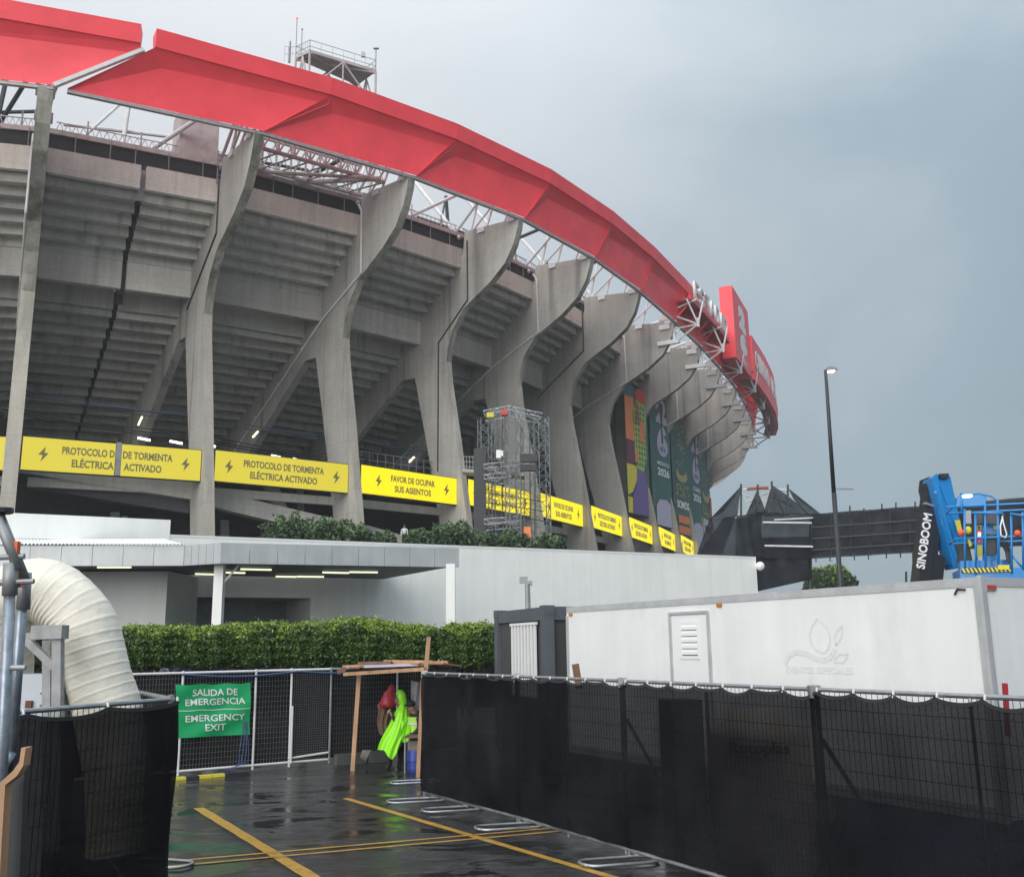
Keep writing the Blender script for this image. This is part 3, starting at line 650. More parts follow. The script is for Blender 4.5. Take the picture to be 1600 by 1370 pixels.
poly([(.2, 0), (.86, 0), (.86, .22), (.72, .34), (.44, .35), (.36, .2), (.22, .14)], M_PUR); poly(circ(.72, .94, .26, .06), M_REDP); poly([(.38, .7), (.66, .7), (.6, .86), (.48, .9)], M_ORG)
poly([(.32, .36), (.72, .34), (.86, .45), (.86, .62), (.9, .74), (.86, .88), (.5, .9), (.3, .78), (.38, .56)], M_GRN)
tr = MB()
for i in range(4):
    for k in range(11):
        cx, cy = .40 + .115 * i, .38 + .045 * k; tr.prism([A + x * (L_ * a) + up * (H_ * b) + n * .105 for a, b in ((cx, cy), (cx + .10, cy), (cx + .05, cy + .036))], n * .01)
tr.build('triangle_print', M_TEAL, r, kind='stuff')
poly([(.55, .60), (.78, .56), (.80, .72), (.68, .76)], M_ORG, k=3); poly([(.34, .40), (.52, .42), (.46, .54)], M_ORG, k=3)
def logo(args, word, zt=.96):
    r, A, x, n, L_, H_, poly = args
    c = A + x * L_ * .55 + n * .10
    text('2', 4, M_LAV, c + up * H_ * .77, x, up, r, 'emblem', width=L_ * .56, height=H_ * .2, bold=.08); text('6', 4, M_LAV, c + up * H_ * .52, x, up, r, 'emblem', width=L_ * .56, height=H_ * .24, bold=.08)
    poly([(.5, .62), (.6, .62), (.58, .74), (.66, .93), (.44, .93), (.52, .74)], M_BARK, 'trophy_print', 3)
    text('FIFA', 1, M_TEAL, c + up * H_ * .555 + n * .03, x, up, r, 'lettering', width=L_ * .3, height=H_ * .035)
    text(word, 1, M_TEXTW, c + up * H_ * .45, x, up, r, 'lettering', width=L_ * .6, height=H_ * .035); text('2026', 1, M_TEXTW, c + up * H_ * .37, x, up, r, 'lettering', width=L_ * .6, height=H_ * .06, bold=.03)
    poly([(.12, .0), (.86, .0), (.86, .17), (.66, .2), (.3, .19), (.12, .14)], M_LAV, 'panel_print')
def leafy(args):
    r, A, x, n, L_, H_, poly = args; g = MB()
    for i in range(60):
        a, b = random.uniform(.12, .9), random.choice([random.uniform(.32, .42), random.uniform(.55, .95)]); th = random.uniform(0, 3.1); s = random.uniform(.03, .05)
        P_ = [(math.cos(th + q) * s * k_, math.sin(th + q) * s * k_ * .35) for q, k_ in ((0, 1), (1.57, .4), (3.14, 1), (4.71, .4))]
        g.prism([A + x * (L_ * a + p * L_ * 1.6) + up * (H_ * b + q_ * H_) + n * .09 for p, q_ in P_], n * .01)
    g.build('leaf_print', M_GLD, r, kind='stuff'); poly(circ(.5, .49, .34, .055), M_GLD); poly(circ(.5, .52, .22, .03), M_TEAL, k=2)
    text('SOMOS', 1, M_TEXTW, A + x * L_ * .5 + up * H_ * .23 + n * .1, x, up, r, 'lettering', width=L_ * .7, height=H_ * .06, bold=.04)
    poly([(.2, .04), (.85, .04), (.85, .1), (.2, .1)], M_ORG); poly([(.2, .12), (.85, .12), (.85, .18), (.2, .18)], M_ORG)
logo(hang(8, .36, 1, 16.3, 33, 'teal tall banner with white 26 emblem and 2026, left of the leaf patterned one'), 'MÉXICO')
leafy(hang(9, .36, 1, 15.6, 33, 'teal tall banner with gold leaf pattern between the two white emblem banners'))
logo(hang(10, .36, 1, 15.4, 33, 'teal tall banner with white emblem, right of the leaf patterned one'), 'CDMX')
a_ = hang(11, .36, 1, 15.4, 33, 'far teal tall banner with gold leaves and red edge, rightmost in the far bays'); leafy(a_); a_[6]([(.72, 0), (1, 0), (1, .5), (.86, .5), (.8, .2)], M_REDP, k=3)

# ------------------------------------------------------------------ stage truss tower standing before the pillars
TW = empty('truss_tower', at(800, 840, 73) * 1.0, 'tall grey truss lift tower standing between the stadium pillars', 'scaffold tower')
def truss(b, p, q, w_, dia=.05, step=.9, dirx=None):
    p, q = Vector(p), Vector(q); d = (q - p); L_ = d.length; d.normalize()
    a = (dirx or d.orthogonal()).normalized(); a = (a - d * a.dot(d)).normalized(); c = d.cross(a)
    cs = [(a * sx + c * sy) * w_ / 2 for sx, sy in ((-1, -1), (1, -1), (1, 1), (-1, 1))]
    for k in cs: b.tube(p + k, q + k, dia, 5, cap=False)
    n = max(1, round(L_ / step))
    for i in range(n):
        u0, u1 = L_ * i / n, L_ * (i + 1) / n
        for k in range(4):
            e0, e1 = cs[k], cs[(k + 1) % 4]
            if i % 2: e0, e1 = e1, e0
            b.tube(p + d * u0 + e0, p + d * u1 + e1, dia * .55, 4, cap=False); b.tube(p + d * u0 + e0, p + d * u0 + e1, dia * .55, 4, cap=False)
    return b
YT = 73
xt = Vector((1, .35, 0)).normalized()
for (px, y0, yb, Y) in ((757, 655, 850, 73), (800, 645, 850, 71.5), (846, 652, 850, 73.5), (778, 660, 850, 76), (822, 655, 850, 76)):
    t0 = at(px, y0, Y); truss(MB(), (t0.x, t0.y, 6.5), t0, .85, .045, .75, xt).build('truss_leg', M_GALV, TW, kind='stuff')
for (p, q, Y) in (((757, 650), (800, 642), 73), ((800, 644), (846, 654), 73), ((757, 734), (812, 728), 72), ((757, 750), (800, 746), 72), ((757, 820), (812, 815), 72)):
    truss(MB(), at(*p, Y), at(*q, Y), .6, .04, .6).build('truss_beam', M_GALV, TW, kind='stuff')
MB().bar(at(750, 752, 72.5), at(750, 846, 72.5), .9, .9).build('cladding_panel', M_BLK, TW); MB().bar(at(750, 702, 72.5), at(750, 752, 72.5), .9, .9).build('cladding_panel', M_BLK, TW)
for (px, py, w_, h_, m_, nm) in ((766, 649, .5, .35, M_YLP, 'yellow_case'), (788, 645, .45, .4, M_REDP, 'red_case'), (822, 716, .75, .6, M_BLK, 'speaker_box'), (834, 716, .4, .6, M_BLK, 'speaker_box'), (822, 731, .75, .45, M_BLK, 'speaker_box'), (834, 731, .4, .45, M_BLK, 'speaker_box'), (824, 832, .5, .8, M_ORG, 'orange_cover'), (779, 710, .35, .6, M_WHITE, 'white_case'), (784, 709, .2, .4, M_WHITE, 'white_case')):
    MB().box(at(px, py, 71.2), (w_, .5, h_)).build(nm, m_, TW)
g = MB(); g.obox(at(722, 737, 74), at(820, 744, 72) - at(722, 737, 74), (0, 1.5, 0), (0, 0, .25)); g.build('deck', M_STEELG, TW)
g = MB()
for i in range(10):
    p = at(724 + i * 5, 737, 74); g.tube(p, p + Vector((0, 0, 1.2)), .03, 4)
for h in (.4, .8, 1.2): g.tube(at(724, 737, 74) + up * h, at(770, 740, 73) + up * h, .03, 4)
g.build('deck_railing', M_STEELG, TW, kind='stuff')
g = MB()
for px in (785, 790, 806, 814, 828, 836): g.tube(at(px, 655, 74.5), at(px, 850, 74.5), .04, 4)
for py in (770, 785, 800): g.tube(at(765, py, 72), at(850, py + 14, 73), .04, 4)
g.build('hoist_cable', M_BLK, TW, kind='stuff')

# mast platform on the roof
PL = empty('roof_platform', at(530, 120, 96), 'grey steel platform with railings rising behind the red rim', 'platform')
c0, c1, c2, c3 = at(484, 83, 96), at(586, 114, 98), at(557, 133, 90), at(458, 100, 88)
zc = c0.z; c = [Vector((p.x, p.y, zc)) for p in (on_z(484, 82, zc), on_z(587, 113, zc), on_z(558, 134, zc), on_z(462, 92, zc))]
MB().prism(c, (0, 0, .35)).build('platform_deck', M_STEELP, PL)
g = MB()
for i in range(4):
    a, b_ = c[i], c[(i + 1) % 4]; n = 6
    for k in range(n + 1): p = a.lerp(b_, k / n); g.tube(p, p + up * 1.5, .035, 4)
    for h in (.75, 1.5): g.tube(a + up * h, b_ + up * h, .035, 4)
g.build('platform_railing', M_STEELG, PL, kind='stuff')
g = MB()
for i in range(4):
    a = c[i]; g.tube(a, a - up * 9, .14, 6); b_ = c[(i + 1) % 4]; m1 = a.lerp(b_, .5); g.tube(m1, a - up * 4.5, .1, 5); g.tube(m1, b_ - up * 4.5, .1, 5); g.tube(m1, m1 - up * 9, .1, 5)
g.tube(c[0] - up * .1, c[2] - up * .1, .15, 5); g.tube(c[1] - up * .1, c[3] - up * .1, .15, 5)
g.build('platform_frame', M_STEELP, PL, kind='stuff')
g = MB(); q = c[3] - up * 1.0; g.tube(q, q + up * 6, .05, 5); q2 = c[0].lerp(c[3], .6); g.tube(q2, q2 + up * 3.3, .05, 5); g.sph(q2 + up * 3.3, .12, 6, 4); q3 = c[1]; g.tube(q3, q3 + up * 3, .07, 5); g.box(q3 + up * 3, (.6, .3, .12)); g.box(c[1].lerp(c[0], .2) + up * 1.7, (.4, .3, .6))
g.tube(on_z(452, 98, zc), on_z(452, 98, zc) + up * 2.6, .14, 6); g.build('antenna', M_STEELG, PL, kind='stuff')
MB().sph(c[3] + up * 5, .16, 6, 4).build('warning_light', mat('red_lamp', (.6, .05, .05), .4, emit=(1, .1, .08), estr=1.2), PL)
g = MB()
for k in range(5): g.tube(on_z(444 + k * 6, 96, zc), on_z(444 + k * 6, 96, zc) + up * 1.8, .03, 4)
g.tube(on_z(444, 96, zc) + up * 1.8, on_z(468, 96, zc) + up * 1.8, .03, 4); g.tube(on_z(444, 96, zc) + up * .9, on_z(468, 96, zc) + up * .9, .03, 4)
g.build('side_cage', M_STEELG, PL, kind='stuff')

# ------------------------------------------------------------------ white service building and canopy
WZ = 7.45
wa, wb = on_z(265, 838, WZ), on_z(1181, 872, WZ); wd_ = (wb - wa).normalized(); wn = Vector((wd_.y, -wd_.x, 0))   # towards the camera
wl = wa - wd_ * 40
bd = empty('service_building', (wa.x, wa.y, 0), 'long low white panelled building in front of the stadium', 'building')
def wp(px, z=0): # point on wall plane under pixel column px (measured at the top line)
    q = on_plane(px, 850, wa, wn); return Vector((q.x, q.y, z))
door0, door1 = wp(262), wp(489)
# wall in panels 1.05 m wide with a groove between
Ltot = (wb - wl).length; npan = int(Ltot / 1.2)
for i in range(npan):
    p = wl + wd_ * (Ltot * i / npan); p.z = 0; wlen = Ltot / npan - .005
    s0, s1 = (p - wa).dot(wd_), (p - wa).dot(wd_) + wlen; d0 = (door0 - wa).dot(wd_); d1 = (door1 - wa).dot(wd_)
    if s1 > d0 and s0 < d1:
        MB().obox(p + up * 4.75, wd_ * wlen, -wn * .1, (0, 0, WZ - 4.75)).build('wall_panel', M_WALL, bd)
    else: MB().obox(p, wd_ * wlen, -wn * .1, (0, 0, WZ)).build('wall_panel', M_WALL, bd)
B0 = Vector((wl.x, wl.y, 0))
MB().obox(Vector((door1.x, door1.y, 0)) - wn * .11, wd_ * (wb - door1).dot(wd_), -wn * 5, (0, 0, WZ - .02)).build('building_body', M_WALL, bd)
MB().obox(B0 - wn * .11, wd_ * (door0 - wl).dot(wd_), -wn * 5, (0, 0, WZ - .02)).build('building_body', M_WALL, bd)
MB().obox(Vector((door0.x, door0.y, 0)) - wn * 4.5, wd_ * (door1 - door0).length, -wn * .3, (0, 0, 5)).build('recess_wall', M_STEELG, bd)
MB().obox(Vector((door0.x, door0.y, 4.75)) - wn * .12, wd_ * (door1 - door0).length, -wn * 4.4, (0, 0, WZ - 4.8)).build('recess_ceiling', M_STEELG, bd)
MB().obox(B0 - wn * -.02 + up * (WZ - .0), wd_ * Ltot, -wn * .22, (0, 0, .09)).build('coping', M_WHITE, bd)
pe = (wa - wl).length
MB().obox(B0 + wn * .04 + up * (WZ - .3), wd_ * pe, -wn * .3, (0, 0, 1.05)).build('raised_parapet', M_WALL, bd)
# left projecting block under the canopy (in shade)
ZC = 5.65
fc0, fc1 = on_z(345, 880, ZC), on_z(718, 886, ZC)
fl0, fl1 = on_z(287, 883.5, ZC), on_z(20, 884, ZC)
cn = empty('canopy', (fc0.x, fc0.y, 0), 'flat roofed grey canopy on slim white columns by the white building', 'canopy')
FH = .80
def fascia(a, b_, n):
    d = (b_ - a); nn = Vector((d.y, -d.x, 0)).normalized(); nn = nn if nn.y < 0 else -nn
    for i in range(n):
        p = a + d * (i / n); MB().obox(p, d / n - d.normalized() * .015, -nn * .08, (0, 0, FH)).build('fascia_panel', M_ALU, cn)
fascia(fc0, fc1, 9); fascia(fl0, fc0, 5); fascia(fl1 - (fl0 - fl1).normalized() * 4, fl0, 9)
be = on_z(525, 906, ZC)
back_l = Vector((wl.x + 22, wl.y, ZC)) ; 
roofpoly = [fl1 - (fl0 - fl1).normalized() * 4, fl0, fc0, fc1, fc1 - wn * ((fc1 - wa).dot(wn) - .15), wp(262, ZC) + wn * .12, wp(262, ZC) + wn * .12 - wd_ * 14]
roofpoly = [Vector((p.x, p.y, ZC)) for p in roofpoly]
cen = sum(roofpoly, Vector()) / len(roofpoly)
ins = [p + (cen - p).normalized() * .12 for p in roofpoly]
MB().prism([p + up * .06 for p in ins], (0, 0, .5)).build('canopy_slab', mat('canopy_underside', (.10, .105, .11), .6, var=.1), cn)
cg = MB(); a = fl1 - (fl0 - fl1).normalized() * 4 + up * (FH - .02); b_ = fl0 + up * (FH - .02); dd = (b_ - a); nseg = 300
vs = []
for i in range(nseg + 1):
    p = a + dd * i / nseg + up * (.032 * math.sin(i * 1.57)); bk = p - wn * 5 + up * .9; bk.z = p.z + .75; vs += [p + Vector((0, -.1, .05)), bk]
cg.add(vs, [(2 * i, 2 * i + 2, 2 * i + 3, 2 * i + 1) for i in range(nseg)]).build('corrugated_roof', M_WHITE, cn)
for (px, off, w_) in ((347, .35, .36), (709, .3, .36)):
    q = on_z(px, 882, ZC) - wn * off; MB().obox((q.x - w_ / 2, q.y - w_ / 2, 0), (w_, 0, 0), (0, w_, 0), (0, 0, ZC + .05)).build('column', M_WALL, cn)
q = on_z(352, 882, ZC) - wn * .35; MB().bar((q.x, q.y, ZC - .7), (q.x + .55, q.y + .2, ZC), .08, .08).build('column_brace', M_WALL, cn)
# projecting wall at left below the canopy
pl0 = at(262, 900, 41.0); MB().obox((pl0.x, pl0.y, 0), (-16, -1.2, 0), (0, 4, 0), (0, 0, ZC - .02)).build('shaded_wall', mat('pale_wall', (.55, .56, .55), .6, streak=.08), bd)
for (p, q, z) in (((152, 886), (205, 886), 5.5), ((270, 902), (315, 902.5), 5.5), ((342, 894), (383, 895), 5.5), ((376, 889), (424, 890), 5.5), ((305, 896.5), (340, 897.5), 5.5), ((431, 900.5), (463, 901), 5.5), ((464, 900.5), (506, 901), 5.5), ((504, 894), (545, 895), 5.5), ((546, 893.5), (590, 894), 5.5)):
    a, b_ = on_z(*p, 5.62), on_z(*q, 5.62); MB().bar(a, b_, .09, .07).build('tube_light', M_LIGHTC, cn)
# camera on wall corner
g = MB(); q = wb + up * -.4; g.sph(q + Vector((.2, -.15, -.1)), .28, 8, 6); g.build('security_camera', M_WHITE, label='white dome camera on the right corner of the white building', cat='camera')
# floodlight mast by the wall
g = empty('lamp_mast', at(825, 945, 34), 'small grey twin lamp on a thin pole before the white wall', 'lamp')
MB().tube(at(826, 985, 34), at(824, 912, 34), .09, 8).build('pole', M_STEELG, g); MB().box(at(818, 906, 34), (.28, .2, .22)).build('lamp_head', M_STEELG, g); MB().box(at(828, 910, 34), (.16, .2, .12)).build('lamp_head', M_STEELG, g)
mb = MB(); mb.pipe([at(828, 913, 34), at(834, 915, 34), at(835, 921, 34), at(827, 925, 34)], .02, 5); mb.build('cable_loop', M_WHITE, g)

# ------------------------------------------------------------------ foliage
def make_tree(name, cx, cy, zlo, zhi, rx, ry, nleaf, size, m1, m2, label, cat, group, boxy=4.5, trunk=True, young=.10, wild=0):
    r = empty(name, (cx, cy, 0), label, cat, group)
    zc_, hz = (zlo + zhi) / 2, (zhi - zlo) / 2
    u = rng.normal(0, 1, (nleaf, 3)); u /= np.linalg.norm(u, axis=1)[:, None]
    k = (np.abs(u) ** boxy).sum(1) ** (-1 / boxy)
    P_ = u * k[:, None]
    lump = 1 + .035 * np.sin(P_[:, 0] * 5 + cx) * np.cos(P_[:, 2] * 4 + cy) + .05 * np.sin(P_[:, 0] * 13 + cy * 3) + .04 * np.sin(P_[:, 2] * 17 + P_[:, 1] * 9)
    if wild: lump = lump + .22 * np.sin(P_[:, 0] * 6 + cx * 3) * np.sin(P_[:, 1] * 5 + cy) + .12 * np.sin(P_[:, 0] * 11 + P_[:, 2] * 7 + cx)
    rad = lump * (1 - np.abs(rng.normal(0, .07 + .12 * wild, nleaf)))
    out_ = rng.random(nleaf) < .06; rad[out_] *= 1 + np.abs(rng.normal(0, .09, out_.sum()))
    P_ = P_ * rad[:, None] * np.array([rx, ry, hz])
    W_ = P_ + np.array([cx, cy, zc_])
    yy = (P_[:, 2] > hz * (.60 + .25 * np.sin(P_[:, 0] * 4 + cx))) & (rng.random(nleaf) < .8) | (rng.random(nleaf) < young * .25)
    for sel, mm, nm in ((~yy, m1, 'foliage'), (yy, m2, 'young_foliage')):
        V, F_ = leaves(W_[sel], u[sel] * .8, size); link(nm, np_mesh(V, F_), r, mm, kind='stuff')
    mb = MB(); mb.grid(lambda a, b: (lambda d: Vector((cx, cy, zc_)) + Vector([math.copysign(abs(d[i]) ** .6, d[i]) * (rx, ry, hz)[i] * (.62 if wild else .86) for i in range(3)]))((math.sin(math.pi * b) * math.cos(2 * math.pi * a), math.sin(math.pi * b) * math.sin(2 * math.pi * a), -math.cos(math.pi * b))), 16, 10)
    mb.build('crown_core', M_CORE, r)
    if trunk:
        t = MB(); t.sweep([(cx, cy, 0), (cx + .05, cy, zlo * .6), (cx, cy, zlo + .2)], [.12, .09, .08], 8)
        for a in (0, 2.1, 4.2): t.tube((cx, cy, zlo * .7), (cx + rx * .5 * math.cos(a), cy + ry * .5 * math.sin(a), zlo + .3), .05, 6)
        t.build('trunk', M_BARK, r)
    return r
hd = [(48, 30, 26, 'behind the steel frame at the left edge'), (232, 49, 27, 'leftmost of the clipped row, beside the white duct'), (316, 50, 27.2, 'under the near canopy column'), (398, 50, 27.5, 'third in the row'), (478, 50, 27.6, 'middle of the clipped row, above the mesh gate'), (560, 50, 27.8, 'tallest top of the clipped row'), (628, 44, 28, 'right end of the row, over the timber shelter'), (733, 37, 28, 'alone right of the gap, beside the dark container')]
for i, (px, hw, Y, lab) in enumerate(hd):
    top = {560: 968, 628: 977, 478: 974, 398: 974, 316: 980, 232: 979, 733: 975, 48: 985}[px]
    c_ = at(px, 1010, Y); zt = at(px, top, Y).z; zb = at(px, 1047, Y).z
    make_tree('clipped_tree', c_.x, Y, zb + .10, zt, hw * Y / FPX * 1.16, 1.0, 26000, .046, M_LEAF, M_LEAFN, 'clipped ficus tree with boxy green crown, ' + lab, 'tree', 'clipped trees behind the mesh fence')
sh = [(455, 838, 40, 'biggest bush, left end of the roof planting'), (510, 838, 34, 'second bush from the left in the roof planting'), (555, 842, 26, 'bush at the foot of the third pillar'), (600, 850, 20, 'low bush in the middle of the roof planting'), (655, 846, 22, 'bush left of the fourth pillar'), (705, 843, 32, 'bush in front of the fourth pillar'), (750, 850, 22, 'low bush under the truss tower, left side'), (800, 852, 26, 'low bush under the truss tower, right side'), (855, 854, 22, 'rightmost low bush by the truss tower')]
for (px, py, hw, lab) in sh:
    Y = 54 if px < 700 else 56; c_ = at(px, py, Y); s_ = Y / FPX
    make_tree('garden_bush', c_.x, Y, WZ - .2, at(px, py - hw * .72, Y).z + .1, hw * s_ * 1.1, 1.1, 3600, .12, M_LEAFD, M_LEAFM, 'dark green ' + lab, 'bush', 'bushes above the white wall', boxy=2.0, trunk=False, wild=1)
make_tree('round_tree', at(1296, 905, 78).x, 78, 4.5, at(1296, 884, 78).z, 2.0, 2.0, 6000, .16, M_LEAFD, M_LEAFN, 'round green tree beyond the trailer beside the lamp post', 'tree', None, boxy=2.1)

# planter bed carrying the bushes
MB().obox(wp(400, WZ - .1) - wn * .3, wd_ * 24, -wn * 6, (0, 0, .25)).build('planting_bed', mat('soil', (.05, .04, .03), .95), kind='structure')
MB().obox(wp(400, 0) - wn * 5.4, wd_ * 24, -wn * 6, (0, 0, WZ - .12)).build('planter_base', M_WALL, kind='structure')

# ------------------------------------------------------------------ fences
def panel(a, b_, h, label, mid=True, wire=M_WIRE, frame=M_GALV, dx=.075, dz=.2, rail=.021, foot=None, fside=1, zb=.12, wr=.0035, grp=None):
    a, b_ = Vector(a), Vector(b_); a.z = b_.z = 0; r = empty('mesh_fence', a, label, 'fence', grp); d = b_ - a; L_ = d.length; d.normalize()
    f = MB()
    for t_ in ([0, .5, 1] if mid is True else [0, 1] if mid is False else [0]):
        p = a + d * (L_ * t_ + (.03 if t_ == 0 else -.03 if t_ == 1 else 0)); f.tube(p + up * (.03), p + up * (h + (.04 if t_ != .5 else 0)), rail * (1 if t_ != .5 else .75), 8)
    f.tube(a + up * h, b_ + up * h, rail, 8); f.tube(a + up * zb, b_ + up * zb, rail, 8); f.build('frame', frame, r)
    g = MB(); n = int(L_ / dx)
    for i in range(1, n): p = a + d * (L_ * i / n); g.tube(p + up * zb, p + up * h, wr, 3, cap=False)
    m_ = int((h - zb) / dz)
    for k in range(1, m_): z = zb + (h - zb) * k / m_; g.tube(a + up * z, b_ + up * z, wr, 3, cap=False)
    g.build('wire_mesh', wire, r, kind='stuff')
    return r
def hoop(c, d, n, par, w_=.36, l=.9, m_=M_GALV):
    """flat loop foot lying on the ground"""
    c, d, n = Vector(c), Vector(d).normalized(), Vector(n).normalized(); pts = []
    for sx, sy, a0 in ((1, 1, 0), (-1, 1, 1), (-1, -1, 2), (1, -1, 3)):
        for k in range(4):
            a = (a0 + k / 3) * math.pi / 2; r_ = w_ * .4
            pts.append(c + n * (sx * (l / 2 - r_) + r_ * math.cos(a)) + d * (sy * (w_ / 2 - r_) + r_ * math.sin(a)) + up * .03)
    pts.append(pts[0]); pts.append(pts[1]); g = MB(); g.sweep(pts, .019, 8)
    return g.build('foot', m_, par, smooth=True)
def socket(c, parent=None):
    MB().box(Vector(c) + up * .12, (.06, .06, .2)).build('foot_socket', M_GALV, parent)
# right fence
RH = 2.0
def rf(px): q = on_z(px, 1050 + (px - 662) * .0437, RH); return Vector((q.x, q.y, 0))
j_ = [rf(662), rf(808), rf(972), rf(1272), rf(1272) + (rf(1272) - rf(972)).normalized() * 3.3, rf(1272) + (rf(1272) - rf(972)).normalized() * 6.6]
p0 = on_z(662, 1249, 0); j_[0] = Vector((-1.53, 16.95, 0))
labs = ['galvanised mesh fence panel at the far end of the right fence, by the shelter', 'galvanised mesh fence panel second from the shelter, before the dark container', 'galvanised mesh fence panel in the middle of the right fence, before the trailer door', 'galvanised mesh fence panel at the right frame edge, before the trailer rear corner', 'nearest galvanised mesh fence panel of the right fence, mostly outside the frame']
RFP = []
for i in range(5):
    pr = panel(j_[i], j_[i + 1], RH, labs[i], zb=.085, wire=M_WIREB, dx=.06, dz=.165, wr=.0034, grp='panels of the right hand fence')
    mb = MB()
    for z in (RH - .02,): mb.box(j_[i] + up * z, (.10, .10, .11))
    mb.build('clamp', M_GALV, pr); RFP.append(pr)
    if i in (2, 3):
        fd_ = (j_[i + 1] - j_[i]).normalized(); bn_ = Vector((-fd_.y, fd_.x, 0)); bn_ = bn_ if bn_.x > 0 else -bn_
        MB().tube(j_[i] + bn_ * .05 + up * 1.55, j_[i] + bn_ * .5 + fd_ * .75 + up * .05, .022, 8).build('back_brace', M_BLK, pr)
fdir = (j_[3] - j_[0]).normalized(); fnn = Vector((-fdir.y, fdir.x, 0)); fnn = fnn if fnn.x < 0 else -fnn
for c_, pi, k_ in (((-1.62, 16.5, 0), 0, 1), ((-.98, 15.6, 0), 0, 1), ((-.12, 14.1, 0), 1, 1), ((1.15, 11.85, 0), 2, 1), ((-1.85, 18.7, 0), 0, .5)):
    hoop(c_, fdir * k_ + fnn * .15, fnn - fdir * .25, RFP[pi])
def drape(name, pts, h, zb, mt, label, tie=.44, sag=.045, off=.05, nrm=None, ties=True, amp=.009):
    pts = [Vector(p) for p in pts]; r = empty(name, pts[0], label, 'netting')
    seg = [(pts[i + 1] - pts[i]).length for i in range(len(pts) - 1)]; tot = sum(seg)
    def P_(s):
        i = 0
        while i < len(seg) - 1 and s > seg[i]: s -= seg[i]; i += 1
        return pts[i].lerp(pts[i + 1], s / seg[i])
    nt_ = round(tot / tie); nu, nv = nt_ * 8, 14
    def fn(u, v):
        s = u * tot; p = P_(s); ph = (u * nt_) % 1; z1 = h - sag * (.35 + 1.1 * u + .35 * math.sin(int(u * nt_) * 2.7)) * (4 * ph * (1 - ph)) ** .8 - .012
        z = zb + (z1 - zb) * v; w_ = amp * (math.sin(s * 5.1) + math.sin(s * 11.3 + v * 3)) * (1 - .3 * v) + amp * 1.2 * math.sin(v * 9 + s * 1.7)
        return p + nrm * (off + w_) + up * z
    MB().grid(fn, nu, nv).build('net_cloth', mt, r, smooth=True)
    # hem: doubled cloth along the top edge
    MB().grid(lambda u, v: fn(u, 1) + nrm * .012 - up * (.03 * (1 - v)), nu, 1).build('net_hem', M_BLK, r, smooth=True)
    if ties:
        for i in range(nt_ + 1):
            p = P_(min(tot, tot * i / nt_)); MB().bar(p + up * (h + .02) + nrm * .03, p + up * (h - .04) + nrm * .045, .010, .02).build('cable_tie', M_WHITE, r)
    return r
drape('shade_net', j_, RH, .12, M_NETR, 'long black shade netting tied along the right hand fence', nrm=fnn)
# far mesh fence
def ff(px): q = on_z(px, 1215 + (px - 275) * -.0844, 0); return Vector((q.x, q.y, 0))
F_ = [ff(275) + (ff(275) - ff(512)).normalized() * 2.9, ff(275), ff(392), ff(449), ff(512)]
dF = (F_[4] - F_[1]).normalized(); nF = Vector((dF.y, -dF.x, 0))
F_ = F_ + [F_[4] + dF * 1.6, F_[4] + dF * 3.2]
FHt = 1.98
fl_ = ['pale mesh fence panel partly behind the white duct', 'mesh fence panel behind the green banner', 'mesh fence panel between the green banner and the gate', 'dense mesh gate with a drop bolt', 'mesh fence panel right of the gate', 'mesh fence panel inside the timber shelter']
for i in range(6):
    pr = panel(F_[i], F_[i + 1], FHt, fl_[i], mid=None, dx=.06 if i != 3 else .045, dz=.10 if i != 3 else .05, frame=M_STEELW if i < 4 else M_GALV, wire=M_WIRE, wr=.0042 if i in (0,1, 2, 3) else .0025, rail=.024, grp='panels of the far mesh fence')
    if i == 3:
        q = F_[i] + dF * .05 + nF * .05; MB().tube(q + up * .1, q + up * 1.25, .022, 6).build('drop_bolt', M_STEELW, pr)
        MB().tube(F_[i] + up * .2 + nF * .02, F_[i + 1] + up * .26 + nF * .02, .022, 6).build('lower_rail', M_STEELW, pr)
drape('shade_net', F_, FHt, .1, M_NETF, 'black shade netting on the back of the far mesh fence', nrm=-nF, ties=False, sag=.02)
mb = MB(); mb.pipe([F_[1] + dF * t_ + nF * .05 + up * (FHt - .03 - .07 * abs(math.sin(t_ * 1.3))) for t_ in np.linspace(0, 5, 22)], .022, 6); mb.build('blue_hose', mat('blue_hose', (.02, .05, .13), .4), label='dark blue cable bundle sagging along the top of the far fence', cat='cable')
mb = MB()
for k in range(4): mb.pipe([F_[2] + dF * (-.25 + .045 * k - .03 * math.sin(z * 5 + k)) + nF * .07 + up * z for z in (1.0, .7, .4, .2)] + [F_[2] + dF * (-.45 - .1 * k) + nF * .12 + up * .03], .007, 5)
mb.build('blue_cable', mat('blue_cable2', (.05, .08, .22), .4), label='blue cables hanging below the green emergency banner', cat='cable')
# kerb strip / cable protector
kb = empty('cable_protector', ff(262), 'low yellow and black cable protector at the foot of the far fence', 'cable protector')
for i in range(6):
    MB().obox(ff(262) + nF * .25 + dF * (i * .25), dF * .24, nF * .14, (0, 0, .05)).build('segment', M_YLP if i in (0, 2, 3) else M_BLK, kb)
MB().obox(F_[4] + dF * .1 + nF * .1, dF * 1.3, nF * .15, (0, 0, .22)).build('kerb_block', mat('grey_kerb', (.09, .09, .09), .5, var=.2), label='low grey kerb block right of the mesh gate', cat='kerb')
